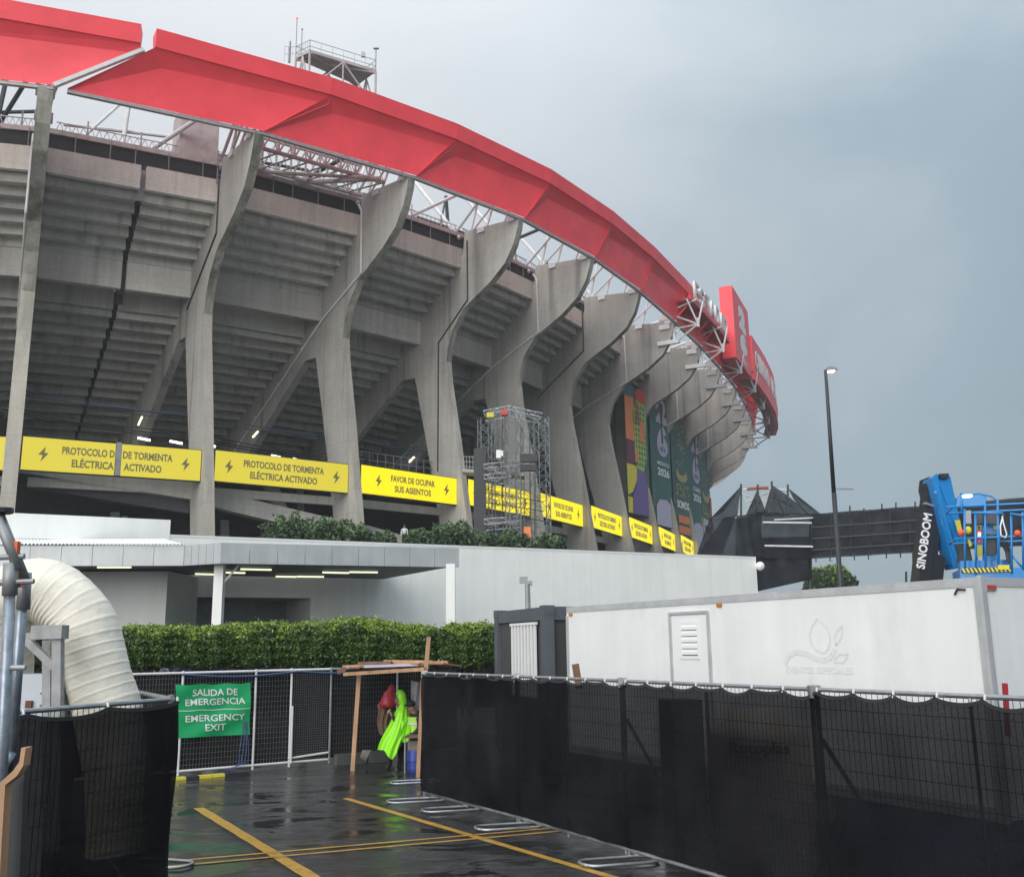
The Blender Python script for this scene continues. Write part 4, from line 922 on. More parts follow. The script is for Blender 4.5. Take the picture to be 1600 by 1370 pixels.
# green banner
M_GREEN = mat('green_vinyl', (.012, .36, .125), .35, spec=.5)
bn = empty('exit_banner', ff(275), 'green vinyl banner reading SALIDA DE EMERGENCIA, EMERGENCY EXIT on the mesh fence', 'banner')
ga, gb = on_plane(274, 1069, F_[1] + nF * .06, nF), on_plane(392, 1066, F_[1] + nF * .06, nF); gc, gd = on_plane(275, 1153, F_[1] + nF * .06, nF), on_plane(390, 1147, F_[1] + nF * .06, nF)
def gfn(u, v, e_=0):
    p = gc.lerp(gd, u).lerp(ga.lerp(gb, u), v); w_ = .016 * math.sin((u * 1.0 + (1 - v) * 1.3) * 9) * (1 - abs(u - .5)) + .012 * math.sin(u * 5 - v * 7 + 1) + .007 * math.sin(u * 21 + v * 9)
    p = p - up * (.02 * math.sin(u * 9.4) ** 2 * v); return p + nF * (w_ + e_)
MB().grid(gfn, 40, 26).build('banner_cloth', M_GREEN, bn, smooth=True)
gx = (gb - ga).normalized(); Wg = (gb - ga).length; Hg = (ga - gc).length
def gtext(s, v, hh, ww, uc=.52):
    c_ = gc.lerp(gd, uc).lerp(ga.lerp(gb, uc), v); o = text(s, .2, M_TEXTW, (0, 0, 0), (1, 0, 0), (0, 1, 0), None, width=Wg * ww, height=Hg * hh, bold=.012, ext=.001)
    me = o.data
    for vv in me.vertices:
        p = gfn(uc + vv.co.x / Wg, v + vv.co.y / Hg, .012); vv.co = p + nF * vv.co.z
    o.parent = bn; me.transform(Matrix.Translation(-wloc(bn)))
gtext('SALIDA DE', .775, .13, .60); gtext('EMERGENCIA', .60, .125, .80); gtext('EMERGENCY', .29, .125, .80); gtext('EXIT', .11, .125, .28)
MB().grid(lambda u, v: gfn(.01 + .98 * u, .5 + .012 * v, .01), 30, 1).build('dividing_line', M_TEXTW, bn)

# ------------------------------------------------------------------ left fence, duct, frames
LHt = 2.0
l0, l1 = on_z(30, 1112, LHt), on_z(270, 1092, LHt); ld = (l1 - l0).normalized(); l00 = l0 - ld * 2.6
l0 = Vector((l00.x, l00.y, 0)); l1 = Vector((l1.x, l1.y, 0)); nl = Vector((ld.y, -ld.x, 0)); nl = nl if nl.y < 0 else -nl
lfp = panel(l0, l1, LHt, 'galvanised mesh fence panel in the left foreground', wire=M_WIREB, dx=.06, dz=.165, grp=None)
b2 = l1 + Vector((-.95, .9, 0)); q = on_z(210, 1080, LHt); b2 = Vector((q.x, q.y, 0))
panel(l1, b2 + (b2 - l1).normalized() * 1.2, LHt, 'short galvanised mesh fence panel turning back behind the left fence', wire=M_WIREB, mid=False)
drape('shade_net', [l0, l1 + ld * .02], LHt, .04, M_NETL, 'black shade netting tied on the left foreground fence', nrm=nl, tie=.8, sag=.035, amp=.015)
hoop(on_z(250, 1352, 0), ld, nl, lfp, l=.8)

M_DUCT = mat('white_duct_fabric', (.72, .68, .585), .65, var=.09, vscale=3, bump=.6, bscale=9)
DY = 10.3
ctrl = [at(-4, 1190, DY + .2), at(-2, 1060, DY + .2), at(0, 985, DY + .1), at(14, 935, DY), at(62, 922, DY), at(98, 938, DY), at(128, 972, DY), at(143, 1020, DY), at(157, 1072, DY), at(170, 1120, DY), at(185, 1215, DY), at(190, 1330, DY)]
def crom(P_, n):
    P_ = [P_[0]] + P_ + [P_[-1]]; o = []
    for i in range(1, len(P_) - 2):
        for k in range(n):
            t = k / n; a, b, c, d = P_[i - 1:i + 3]; o.append(.5 * ((2 * b) + (c - a) * t + (2 * a - 5 * b + 4 * c - d) * t * t + (3 * b - a - 3 * c + d) * t ** 3))
    return o + [P_[-2]]
path = crom(ctrl, 60); rs = []; acc = 0; seams = []
for i, p in enumerate(path):
    if i: acc += (p - path[i - 1]).length
    ph = (acc / .115) % 1; rs.append(.325 + .005 * max(0, 1 - abs(ph - .5) / .2))
duct = empty('air_duct', (ctrl[-1].x, ctrl[-1].y, 0), 'large white ribbed fabric air duct arching over the left fence', 'duct')
db = MB(); db.sweep(path, rs, 40)
def crease(co):
    return co
dv = []
for k, v in enumerate(db.v):
    i = k // 40; c_ = path[min(i, len(path) - 1)]; V_ = Vector(v); dirn = (V_ - c_)
    b_ = max(0, 1 - abs(i / len(path) - .47) / .22) * max(0, -dirn.normalized().z * .7 - dirn.normalized().x * .5)
    V_ += dirn * (b_ * .05 * math.sin(i * .55 + 3 * math.sin(k % 40 * .5)))
    dv.append(tuple(V_ + dirn * (.02 * math.sin(k % 40 * .6 + i * .05))))
db.v = dv
db.build('duct_fabric', M_DUCT, duct, smooth=True)
# steel stand and equipment box under the duct
sdm = mat('dull_steel', (.30, .31, .31), .55, metal=.3, var=.2, vscale=5, dirt=((.12, .10, .08), 6, .4))
stn = empty('steel_stand', at(80, 1100, 9.6), 'grey steel stand with diagonal brace beneath the white duct', 'stand')
Yb = 9.6
MB().bar(at(54, 988, Yb), at(102, 987, Yb), .16, .13).build('top_beam', sdm, stn); MB().bar(at(91, 997, Yb), at(89, 1330, Yb), .085, .085, up=(0, 1, 0)).build('post', sdm, stn)
MB().bar(at(42, 1000, Yb + .03), at(86, 1042, Yb + .03), .07, .07).build('brace', sdm, stn); MB().bar(at(36, 994, Yb + .1), at(60, 994, Yb + .1), .09, .07).build('arm', sdm, stn); MB().bar(at(75, 1000, Yb + .35), at(74, 1330, Yb + .35), .08, .08, up=(0, 1, 0)).build('rear_post', sdm, stn)
bx = empty('generator_box', at(56, 1200, 10.2), 'light grey equipment cabinet with latch and bolts behind the left fence', 'cabinet')
bt = at(56, 1053, 9.9).z
MB().box((at(57, 1100, 9.95).x, 10.1, bt / 2), (.34, .3, bt)).build('cabinet_body', mat('pale_grey_paint', (.50, .53, .58), .4, var=.05), bx)
for (px, py) in ((65, 1083), (77, 1082), (64, 1102), (77, 1101)): MB().tube(at(px, py, 9.94), at(px, py, 9.92), .014, 8).build('bolt', M_STEELG, bx)
MB().box(at(74, 1068, 9.93), (.05, .03, .16)).build('latch', M_STEELG, bx); MB().box(at(45, 1100, 9.93), (.06, .03, .07)).build('socket_plate', mat('dark_red', (.12, .03, .02), .5), bx)
M_TUBE = mat('wet_blue_grey_tube', (.27, .31, .36), .35, metal=.55, var=.3, vscale=14, dirt=((.10, .09, .08), 12, .6))
# foreground scaffold tubes at the very left
sc = empty('scaffold_frame', at(20, 1300, 4.2), 'galvanised scaffold tubes with couplers in the left foreground', 'scaffold'); Ys = 4.2
mb = MB(); mb.tube(at(17, 885, Ys), at(-6, 1400, Ys), .0235, 12); mb.build('standard', M_TUBE, sc, smooth=True)
MB().tube(at(17, 880, Ys), at(15, 930, Ys), .031, 12).build('sleeve', M_STEELG, sc, smooth=True)
mb = MB(); mb.tube(at(38, 900, Ys + .15), at(18, 1175, Ys + .15), .0225, 12); mb.tube(at(18, 1175, Ys + .15), at(-4, 1210, Ys + .1), .0225, 12); mb.build('standard', M_TUBE, sc, smooth=True)
MB().tube(at(39, 895, Ys + .15), at(36, 952, Ys + .15), .029, 12).build('sleeve', M_STEELG, sc, smooth=True)
mb = MB(); mb.tube(at(-8, 792, Ys), at(40, 912, Ys + .1), .026, 12); mb.tube(at(-3, 810, Ys - .03), at(30, 888, Ys), .02, 10); mb.build('brace', M_STEELG, sc, smooth=True)
for p_, q_, r_ in (((-5, 871), (38, 869), .012), ((25, 909), (53, 908), .011), ((-5, 910), (10, 910), .014), ((-4, 1043), (40, 1043), .012)): MB().tube(at(*p_, Ys), at(*q_, Ys), r_, 8).build('coupler_bolt', M_STEELG, sc)
MB().box(at(24, 855, Ys), (.03, .03, .05)).build('orange_tag', mat('orange_tag', (.7, .12, .03), .5), sc); MB().box(at(29, 911, Ys + .05), (.03, .03, .035)).build('orange_tag', MATS['orange_tag'], sc); mb = MB(); mb.tube(at(2, 802, Ys), at(2, 795, Ys), .05, 12); mb.build('base_cap', M_BLK, sc)
bo = MB(); Yp = 3.6
prof = [(40, 1168), (36, 1196), (26, 1212), (8, 1226), (4, 1290), (-2, 1400), (-8, 1400), (-3, 1290), (0, 1222), (20, 1204), (30, 1190), (33, 1168)]
bo.prism([at(*p, Yp) for p in prof], (0, .05, 0)); bo.build('bent_board', M_WOOD, label='bent orange brown plywood edge in the bottom left corner', cat='board')
bo = MB(); bo.prism([at(*p, Yp + .1) for p in ((38, 1200), (30, 1380), (5, 1400), (10, 1230))], (0, .04, 0)); bo.build('black_cover', M_BLK, label='black cloth hanging under the bent board at the left edge', cat='cloth')

# ------------------------------------------------------------------ container office
ko = empty('site_container', at(850, 1000, 18.5), 'dark grey site container with a white barred window', 'container')
KZ = at(850, 946, 18.5).z
M_KC = mat('slate_paint', (.085, .095, .115), .45, var=.12, vscale=1.5); M_KP = mat('slate_panel', (.06, .063, .062), .5, var=.15)
k0 = at(850, 946, 18.5); k0.z = 0; k1 = on_z(769, 955, KZ); k1.z = 0; ke = (k1 - k0); kl = ke.length; ke.normalize(); ks = Vector((-ke.y, ke.x, 0)); ks = ks if ks.x > 0 else -ks
kw = 2.9
k1 = k0 + ke * kw
MB().obox(k0 + ke * .08 + ks * .08 + up * .3, ke * (kw - .16), ks * 5.8, (0, 0, KZ - .4)).build('wall_shell', M_KP, ko)
for p in (k0, k1 - ke * .2, k0 + ks * 5.8, k1 - ke * .2 + ks * 5.8): MB().obox(p, ke * .2, ks * .2, (0, 0, KZ)).build('corner_post', M_KC, ko)
for (p, d, L_) in ((k0 + ke * .2, ke, kw - .4), (k0 + ks * .2, ks, 5.6)):
    o_ = ks if d is ke else ke
    for z in (.1, KZ - .26): MB().obox(p + o_ * .02 + up * z, d * L_, o_ * .12, (0, 0, .22)).build('frame_rail', M_KC, ko)
MB().obox(k0 + ke * .1 + ks * .1 + up * (KZ - .05), ke * (kw - .2), ks * 5.7, (0, 0, .04)).build('roof_sheet', M_KC, ko)
for p in (k0, k1 - ke * .2): MB().obox(p - ks * .01 - ke * .01 + up * (KZ - .16), ke * .22, ks * .22, (0, 0, .17)).build('corner_casting', M_KC, ko)
wv0 = on_plane(803, 978, k0 + ks * .06, ks); wv1 = on_plane(838, 975, k0 + ks * .06, ks); wdx = wv1 - wv0; wdx.z = 0; ztop = wv0.z
wi = MB().obox(Vector((wv0.x, wv0.y, ztop - 1.35)), wdx, -ks * .02, (0, 0, 1.35)).build('window_pane', M_DARK, ko)
for i in range(8):
    p = wv0 + wdx * (i / 7.0); p.z = ztop - 1.35; MB().obox(p - wdx * .03 - ks * .05, wdx * .072, ks * .03, (0, 0, 1.35)).build('window_bar', M_WHITE, wi)
MB().obox(Vector((wv0.x, wv0.y, ztop)) - wdx * .08 - ks * .06, wdx * 1.16, ks * .05, (0, 0, .05)).build('window_head', M_WHITE, wi)

# ------------------------------------------------------------------ box trailer
TZ = 3.09; TB = .56
t0 = on_z(1531, 904, TZ); t1 = on_z(885, 950, TZ); t0.z = t1.z = 0; te = (t1 - t0).normalized(); tl = (t1 - t0).length; tn = Vector((-te.y, te.x, 0)); tn = tn if tn.x > 0 else -tn
tv = empty('box_trailer', t0, 'long white box trailer with grey metal edges and louvred side door', 'trailer')
TH_ = TZ - TB
npn = 7
bounds = [0, .19, .38, .57]
MB().obox(t0 + up * TB, te * tl, tn * 2.4, (0, 0, TH_)).build('trailer_body', M_TRL, tv)
M_TAL = mat('brushed_aluminium', (.50, .51, .52), .42, metal=.3, var=.12, vscale=4)
MB().obox(t0 - tn * .012 + te * .01 + up * (TZ - .08), te * (tl - .02), tn * .05, (0, 0, .10)).build('roof_rail', M_TAL, tv)
MB().obox(t0 - tn * .012 + te * .01 + up * (TB - .01), te * (tl - .02), tn * .05, (0, 0, .14)).build('base_rail', M_TAL, tv)
MB().obox(t0 - te * .012 + tn * .04 + up * (TZ - .08), tn * 2.34, te * .05, (0, 0, .10)).build('rear_header', M_TAL, tv)
for w_ in ((0, .10), (.10, .035)):
    pass
MB().obox(t0 - tn * .02 - te * .02 + up * (TB - .02), te * .10, tn * .09, (0, 0, TH_ + .04)).build('corner_post', M_TAL, tv)
MB().obox(t0 - tn * .035 - te * .035 + up * (TB - .02), te * .05, tn * .05, (0, 0, TH_ + .055)).build('corner_bead', M_TAL, tv)
MB().obox(t0 + te * (tl - .07) - tn * .014 + up * TB, te * .08, tn * .06, (0, 0, TH_ - .14)).build('corner_post', M_TAL, tv)
rb = MB()
for i in range(60): rb.sph(t0 + te * (.25 + (tl - .4) * i / 59) - tn * .013 + up * (TZ - .035), .009, 5, 4)
rb.build('rivet_row', M_TAL, tv, kind='stuff')
# door
def on_side(px, py, o=.0): return on_plane(px, py, t0 - tn * o, tn)
dA, dB = on_side(1048, 961), on_side(1107, 956); dw = (dB - dA); dw.z = 0; dz1 = dA.z; dz0 = dz1 - 1.95; DA = Vector((dA.x, dA.y, dz0))
dr_ = MB().obox(DA - tn * .016 + dw * .03, dw * .94, tn * .01, (0, 0, 1.93)).build('side_door', M_WHITE, tv)
f = MB(); f.obox(DA - tn * .028 - dw * .04, dw * .075, tn * .03, (0, 0, 1.98)); f.obox(DA - tn * .028 + dw * .965, dw * .06, tn * .03, (0, 0, 1.98)); f.obox(DA - tn * .03 + dw * -.02 + up * 1.955, dw * 1.03, tn * .035, (0, 0, .04)); f.build('door_frame', M_TAL, dr_)
lv = DA + dw * .30 + up * (1.95 - .62)
f = MB(); f.obox(lv - tn * .026 + Vector((0, 0, 0)) - dw * .05, dw * .05, tn * .012, (0, 0, .47)); f.obox(lv - tn * .026 + dw * .40, dw * .05, tn * .012, (0, 0, .47)); f.obox(lv - tn * .026 - dw * .05 + up * .47, dw * .5, tn * .012, (0, 0, .05)); f.obox(lv - tn * .026 - dw * .05 - up * .05, dw * .5, tn * .012, (0, 0, .05)); f.build('louvre_frame', M_WHITE, dr_)
MB().obox(lv - tn * .0175, dw * .4, tn * .002, (0, 0, .47)).build('louvre_opening', M_DARK, dr_)
for i in range(5):
    MB().obox(lv - tn * .034 + up * (.015 + i * .093), dw * .4, tn * .014 + up * .035, (0, 0, .048)).build('louvre_slat', M_WHITE, dr_)
for z in (.62, .50): MB().sph(DA - tn * .05 + dw * .05 + up * (z), .028, 8, 6).build('door_handle', M_STEELG, dr_)
M_AMB = mat('amber_lens', (.45, .16, .03), .3); M_RLENS = mat('red_lens', (.45, .05, .04), .3)
for (px, py) in ((891, 962), (1123, 948)):
    p = on_side(px, py, .02); MB().obox(p - te * .055 - tn * 0, te * .11, tn * .02, (0, 0, .05)).build('marker_light', M_AMB, tv)
p = on_side(1508, 921, .02); mb = MB(); mb.pipe([p, p + te * .1 + up * .01, p + te * .14 - up * .05], .012, 6); mb.build('side_hook', M_BLK, tv)
rp = on_plane(1549, 921, t0 - te * .02, te); MB().obox(rp - tn * .07 - te * .01, tn * .15, te * .01, (0, 0, .05)).build('rear_marker_light', M_RLENS, tv)
mb = MB(); rp = on_plane(1549, 921, t0 - te * .02, te); mb.obox(rp - tn * .08 - up * .012, tn * .17, te * .012, (0, 0, .074)); mb.build('marker_bezel', M_TAL, tv)
MB().tube(t0 + te * 4 + tn * 2.2 + up * .0, t0 + te * 4 + tn * 2.2 + up * .56, .05, 8).build('support_leg', M_STEELG, tv); MB().tube(t0 + te * 7.4 + tn * .3, t0 + te * 7.4 + tn * .3 + up * .56, .05, 8).build('support_leg', M_STEELG, tv)
for s in (2.6, 3.5):
    wv = t0 + te * s + tn * .05; wh = MB().tube(wv + up * .36, wv + tn * .22 + up * .36, .36, 20).build('wheel', M_BLK, tv); MB().tube(wv - tn * .01 + up * .36, wv + tn * .02 + up * .36, .2, 14).build('wheel_rim', M_STEELG, wh)
# faded emblem and words
M_FADE = mat('faded_print', (.71, .72, .72), .5)
def sidep(px, py): return on_side(px, py, .004)
def ribbon(pts, w_, nm):
    b = MB(); P_ = [sidep(*p) for p in pts]
    for i in range(len(P_) - 1):
        a, c_ = P_[i], P_[i + 1]; d = (c_ - a).normalized(); u = d.cross(tn).normalized() * w_ / 2; b.add([a - u, c_ - u, c_ + u, a + u], [(0, 1, 2, 3)])
    b.build(nm, M_FADE, tv)
drop = [(1276, 966), (1268, 978), (1265, 992), (1268, 1006), (1276, 1016), (1288, 1020), (1295, 1010), (1297, 996), (1292, 980), (1284, 972), (1276, 966)]
ribbon(drop, .03, 'emblem'); ribbon([(1226, 1037), (1232, 1024), (1244, 1018), (1260, 1021), (1276, 1029), (1290, 1031), (1300, 1024), (1304, 1012)], .07, 'emblem')
ribbon([(1306, 1008), (1304, 994), (1308, 984), (1316, 978), (1315, 994), (1306, 1008)], .03, 'emblem'); ribbon([(1304, 1028), (1312, 1021), (1325, 1022), (1318, 1034), (1304, 1034), (1304, 1028)], .03, 'emblem')
tx0 = sidep(1279, 1052); text('EVENTOS ESPECIALES', .13, M_FADE, tx0, -te, up, tv, width=(sidep(1332, 1050) - sidep(1228, 1050)).length, height=.085, ext=.0005)
mb = MB(); p = at(903, 1060, 15.5); mb.bar(at(899, 1037, 15.5), at(905, 1075, 15.5), .11, .04, up=(0, 1, 0)); mb.build('timber_post', M_WOODD, label='dark brown post end standing up in front of the trailer', cat='post')
mb = MB(); mb.bar(at(1570, 1067, 8.2), at(1575, 1150, 8.2), .035, .03, up=(0, 1, 0)); mb.build('red_pole', mat('red_paint', (.35, .02, .03), .4), label='thin dark red pole by the right trailer corner', cat='pole')
# things seen dimly through the net
rt = empty('water_tank', (2.70, 11.35, 0), 'brown plastic water tank with dark lettering seen through the netting', 'tank')
mb = MB(); prof = [(.02, 1.72), (.28, 1.70), (.34, 1.6), (.52, 1.5), (.55, 1.42), (.55, .1), (.5, .02)]
n = 32; vs = [Vector((2.70 + r * math.cos(2 * math.pi * k / n), 11.35 + r * math.sin(2 * math.pi * k / n), z)) for r, z in prof for k in range(n)]
mb.add(vs, [(i * n + k, i * n + (k + 1) % n, (i + 1) * n + (k + 1) % n, (i + 1) * n + k) for i in range(len(prof) - 1) for k in range(n)]); mb.build('tank_shell', mat('beige_plastic', (.62, .52, .40), .5), rt, smooth=True)
td = Vector((-2.70, -11.35, 0)).normalized(); tx = Vector((-td.y, td.x, 0)); tx = tx if tx.x > 0 else -tx
text('Rotoplas', .2, M_BLK, Vector((2.70, 11.35, 1.25)) + td * .565, tx, up, rt, width=.62, height=.16, bold=.03)
cbx = empty('black_cabinet', (2.05, 12.6, 0), 'tall black cabinet beside the water tank, dim behind the netting', 'cabinet')
MB().obox((1.98, 12.9, 0), (.42, .1, 0), (-.1, .42, 0), (0, 0, 1.72)).build('cabinet_body', M_BLK, cbx); MB().obox((2.0, 12.885, .1), (.38, .09, 0), (.003, -.012, 0), (0, 0, 1.5)).build('cabinet_door', M_RAMP, cbx)
MB().obox(t0 + te * .5 + tn * .12 + up * .0, te * 2.0, tn * 1.0, (0, 0, .52)).build('blue_crate', mat('blue_plastic', (.02, .07, .22), .5), label='dark blue crate under the trailer seen through the netting', cat='crate')

# ------------------------------------------------------------------ boom lift
M_BLU = mat('blue_machine_paint', (.006, .20, .52), .3, var=.06, coat=.3); M_NAVY = mat('dark_slate_paint', (.022, .026, .034), .4, var=.1)
YB = 17.0
lf = empty('boom_lift', (at(1455, 1000, YB).x, YB + .5, 0), 'blue and black boom lift with its basket raised behind the trailer', 'boom lift')
def slab(pts, Y0, th, nm, m_, par=None): return MB().prism([at(*p, Y0) for p in pts], (0, th, 0)).build(nm, m_, par or lf)
arm = slab([(1433, 935), (1448, 792), (1462, 790), (1472, 796), (1466, 860), (1462, 935)], YB, .38, 'lower_boom', M_NAVY)
slab([(1448, 792), (1450, 774), (1447, 762), (1449, 746), (1456, 744), (1464, 762), (1468, 792)], YB + .02, .34, 'boom_knuckle', M_NAVY)
slab([(1446, 784), (1464, 790), (1463, 793), (1445, 787)], YB - .05, .1, 'bracket', M_STEELG)
slab([(1462, 866), (1473, 867), (1477, 874), (1471, 930), (1458, 932)], YB - .15, .3, 'cylinder_mount', M_NAVY)
# upper blue arm
ua = slab([(1456, 747), (1460, 742), (1464, 740), (1496, 888), (1500, 886), (1496, 888), (1490, 886)], YB - .3, .05, 'arm_plate', M_BLU)
slab([(1457, 746), (1464, 741), (1482, 739), (1485, 745), (1512, 868), (1508, 884), (1494, 888), (1489, 880)], YB - .25, .42, 'upper_arm', M_BLU)
slab([(1466, 752), (1486, 749), (1505, 842), (1503, 850)], YB - .27, .03, 'arm_face', M_BLU)
MB().bar(at(1464, 768, YB - .32), at(1497, 884, YB - .32), .05, .05, up=(0, 1, 0)).build('arm_rib', M_BLU, lf); MB().bar(at(1472, 790, YB - .30), at(1500, 878, YB - .30), .015, .03, up=(0, 1, 0)).build('arm_groove', M_NAVY, lf)
MB().box(at(1474, 744, YB - .28), (.14, .1, .08)).build('pulley', M_BLK, lf); MB().tube(at(1462, 769, YB - .36), at(1462, 769, YB - .25), .03, 10).build('pin', M_BLU, lf)
# lettering runs up the lower boom
pb, pt = at(1443, 889, YB - .02), at(1455, 803, YB - .02); tdv = (pt - pb); updir = Vector((-1, 0, 0)); updir = (updir - tdv.normalized() * updir.dot(tdv.normalized())).normalized()
text('SINOBOOM', .2, M_TEXTW, pb.lerp(pt, .5) - updir * .02, tdv, updir, lf, width=tdv.length, height=.15, bold=.025)
# chassis hidden behind the trailer
MB().box((at(1460, 1000, YB).x, YB + .6, .75), (1.8, 2.6, .5)).build('chassis', M_NAVY, lf); MB().box((at(1460, 1000, YB).x, YB + .5, 1.35), (1.3, 1.6, .7)).build('turntable', M_BLU, lf)
for sx in (-1, 1):
    for sy in (-1, 1):
        c_ = Vector((at(1460, 1000, YB).x + sx * .9, YB + .6 + sy * .95, .42)); MB().tube(c_ - Vector((.15, 0, 0)), c_ + Vector((.15, 0, 0)), .42, 18).build('wheel', M_BLK, lf)
# basket
bk = empty('lift_basket', at(1550, 890, 15.2), None, None); bk.parent = lf; bk.location = bk.location - wloc(lf)
YF, YR = 15.0, 15.9
_p0 = at(1499, 885, YF); _fd = Vector((1, -.30, 0)).normalized(); _sd = Vector((.30, 1, 0)).normalized(); _fn = Vector((-_fd.y, _fd.x, 0))
def BP(px, py, o=0.0): return on_plane(px, py, _p0 + _fn * o, _fn)      # point on the basket front, o metres behind it
zfl = at(1540, 893, YF).z; zmid = at(1540, 841, YF).z; ztp = at(1540, 791, YF).z
c0 = Vector((_p0.x, _p0.y, 0)); LB = 2.3; SB = _sd * .85
def rail(nm, *segs, r=.0165, m_=M_BLU):
    for s in segs: o = MB().sweep([Vector(p) for p in s], r, 8).build(nm, m_, bk, smooth=True)
    return o
for z in (ztp, zmid):
    rail('basket_rail', [c0 - _fd * (.1 if z == ztp else 0) + up * z, c0 + _fd * LB + up * z], [c0 + SB + up * z, c0 + SB + _fd * LB + up * z], [c0 + up * z, c0 + SB + up * z])
rail('basket_rail', [BP(1500, 772, .8), BP(1530, 771, .8), BP(1548, 775, .8), BP(1558, 782, .8), BP(1559, 812, .8)], [BP(1519, 801, -.04), BP(1566, 801, -.04), BP(1568, 806, -.04)])
for px, ya, yb in ((1507, 795, 890), (1524, 800, 898), (1539, 775, 890), (1559, 780, 890), (1580, 802, 896), (1502, 775, 800), (1598, 800, 890)):
    rail('basket_post', [BP(px, ya, 0), BP(px + 1, yb, 0)], r=.018)
rail('basket_rail', [BP(1578, 802, -.03), BP(1640, 812, -.03)], [BP(1580, 866, .02), BP(1600, 890, .02)])
MB().obox(c0 + up * (zfl - .1), _fd * LB, SB, (0, 0, .14)).build('basket_floor', M_BLU, bk)
MB().obox(c0 + _fd * .02 - _fn * .03 + up * (zfl - .16), _fd * LB, _fn * .05, (0, 0, .06)).build('basket_skirt', M_BLU, bk)
# hazard stripes
z0_, z1_ = BP(1540, 894).z, BP(1540, 887).z; ha = BP(1502, 890); hb_ = BP(1579, 890); hl = (hb_ - ha); hl.z = 0; hl = hl.length; ha.z = 0
MB().obox(ha - _fn * .035 + up * z0_, _fd * hl, _fn * .01, (0, 0, z1_ - z0_)).build('hazard_plate', M_BLK, bk)
hz = MB()
for i in range(12):
    w_ = hl / 24; q = ha - _fn * .045 + _fd * (2 * i * w_); hz.prism([q + up * z1_, q + _fd * w_ + up * z1_, q + _fd * w_ * 2 + up * z0_, q + _fd * w_ + up * z0_], _fn * .008)
hz.build('hazard_stripes', M_YLP, bk, kind='stuff')
slab2 = lambda pts, o, th, nm, m_: MB().prism([BP(*p, o) for p in pts], _fn * th).build(nm, m_, bk)
slab2([(1523, 820), (1562, 820), (1563, 880), (1524, 882)], .75, .06, 'back_panel', M_BLU); slab2([(1500, 876), (1578, 874), (1580, 888), (1500, 890)], .3, .2, 'toe_box', M_BLU)
slab2([(1496, 776), (1500, 772), (1540, 774), (1541, 789), (1494, 790)], .8, .25, 'control_hood', M_BLU); slab2([(1507, 798), (1517, 797), (1518, 818), (1508, 818)], .5, .1, 'control_box', M_STEELG); slab2([(1524, 803), (1535, 803), (1535, 818), (1524, 818)], .5, .1, 'control_box', M_RAMP); slab2([(1542, 803), (1561, 803), (1561, 819), (1542, 818)], .5, .1, 'control_box', M_RAMP)
slab2([(1538, 837), (1541, 834), (1557, 834), (1560, 837), (1560, 864), (1556, 867), (1541, 867), (1538, 864)], .05, .12, 'black_pouch', M_BLK)
slab2([(1497, 850), (1512, 848), (1516, 858), (1520, 876), (1498, 878), (1500, 862)], .4, .3, 'hydraulic_block', M_BLK)
MB().tube(BP(1530, 848, .04), BP(1530, 828, .04), .035, 12).build('fire_extinguisher', M_REDP, bk); MB().tube(BP(1530, 828, .04), BP(1530, 822, .04), .015, 8).build('extinguisher_valve', M_BLK, bk); slab2([(1527.5, 831), (1533, 831), (1533, 841), (1527.5, 841)], -.0, .004, 'white_label', M_WHITE)
for (px, py, hw_, hh_, o_) in ((1528, 824, 5, 3.5, .70), (1531, 860, 4, 8.5, .70), (1556, 824, 4, 2.5, .70), (1568, 886, 9, 3.5, -.06)): slab2([(px - hw_, py - hh_), (px + hw_, py - hh_), (px + hw_, py + hh_), (px - hw_, py + hh_)], o_, .01, 'yellow_decal', M_YLP)
slab2([(1528, 868), (1535, 868), (1535, 876), (1528, 876)], .70, .01, 'white_label', M_WHITE)
MB().prism([at(*p, YB - .36) for p in ((1492, 813), (1500, 812), (1504, 832), (1497, 833))], (0, .01, 0)).build('yellow_decal', M_YLP, lf)
M_OPL = mat('orange_plastic', (.8, .10, .02), .4)
for px, py in ((1502, 832), (1590, 833)): MB().sph(BP(px, py, -.08), .05, 12, 8).build('orange_beacon', M_OPL, bk, smooth=True)
MB().sph(BP(1513, 828, .1), (.05, .05, .06), 8, 6).build('yellow_glove', M_YLP, bk); slab2([(1511, 840), (1515, 840), (1519, 852), (1515, 854)], .1, .03, 'yellow_strap', M_YLP)
MB().box(BP(1511, 775, .4), (.12, .1, .04)).build('work_lamp', M_LIGHT, bk)
mb = MB(); mb.sweep([BP(1567, 806, -.03), BP(1563, 822, -.05), BP(1564, 836, -.05), BP(1571, 840, -.05), BP(1573, 834, -.05), BP(1568, 818, -.05), BP(1566, 806, -.03)], .01, 6); mb.build('white_rope', M_WHITE, bk)
for k in range(4): MB().sweep([BP(1564 + k * 3, 846, .1), BP(1572 + k * 2, 862, .12), BP(1575 + k, 880, .1)], .016, 6).build('hose', M_BLK, bk)

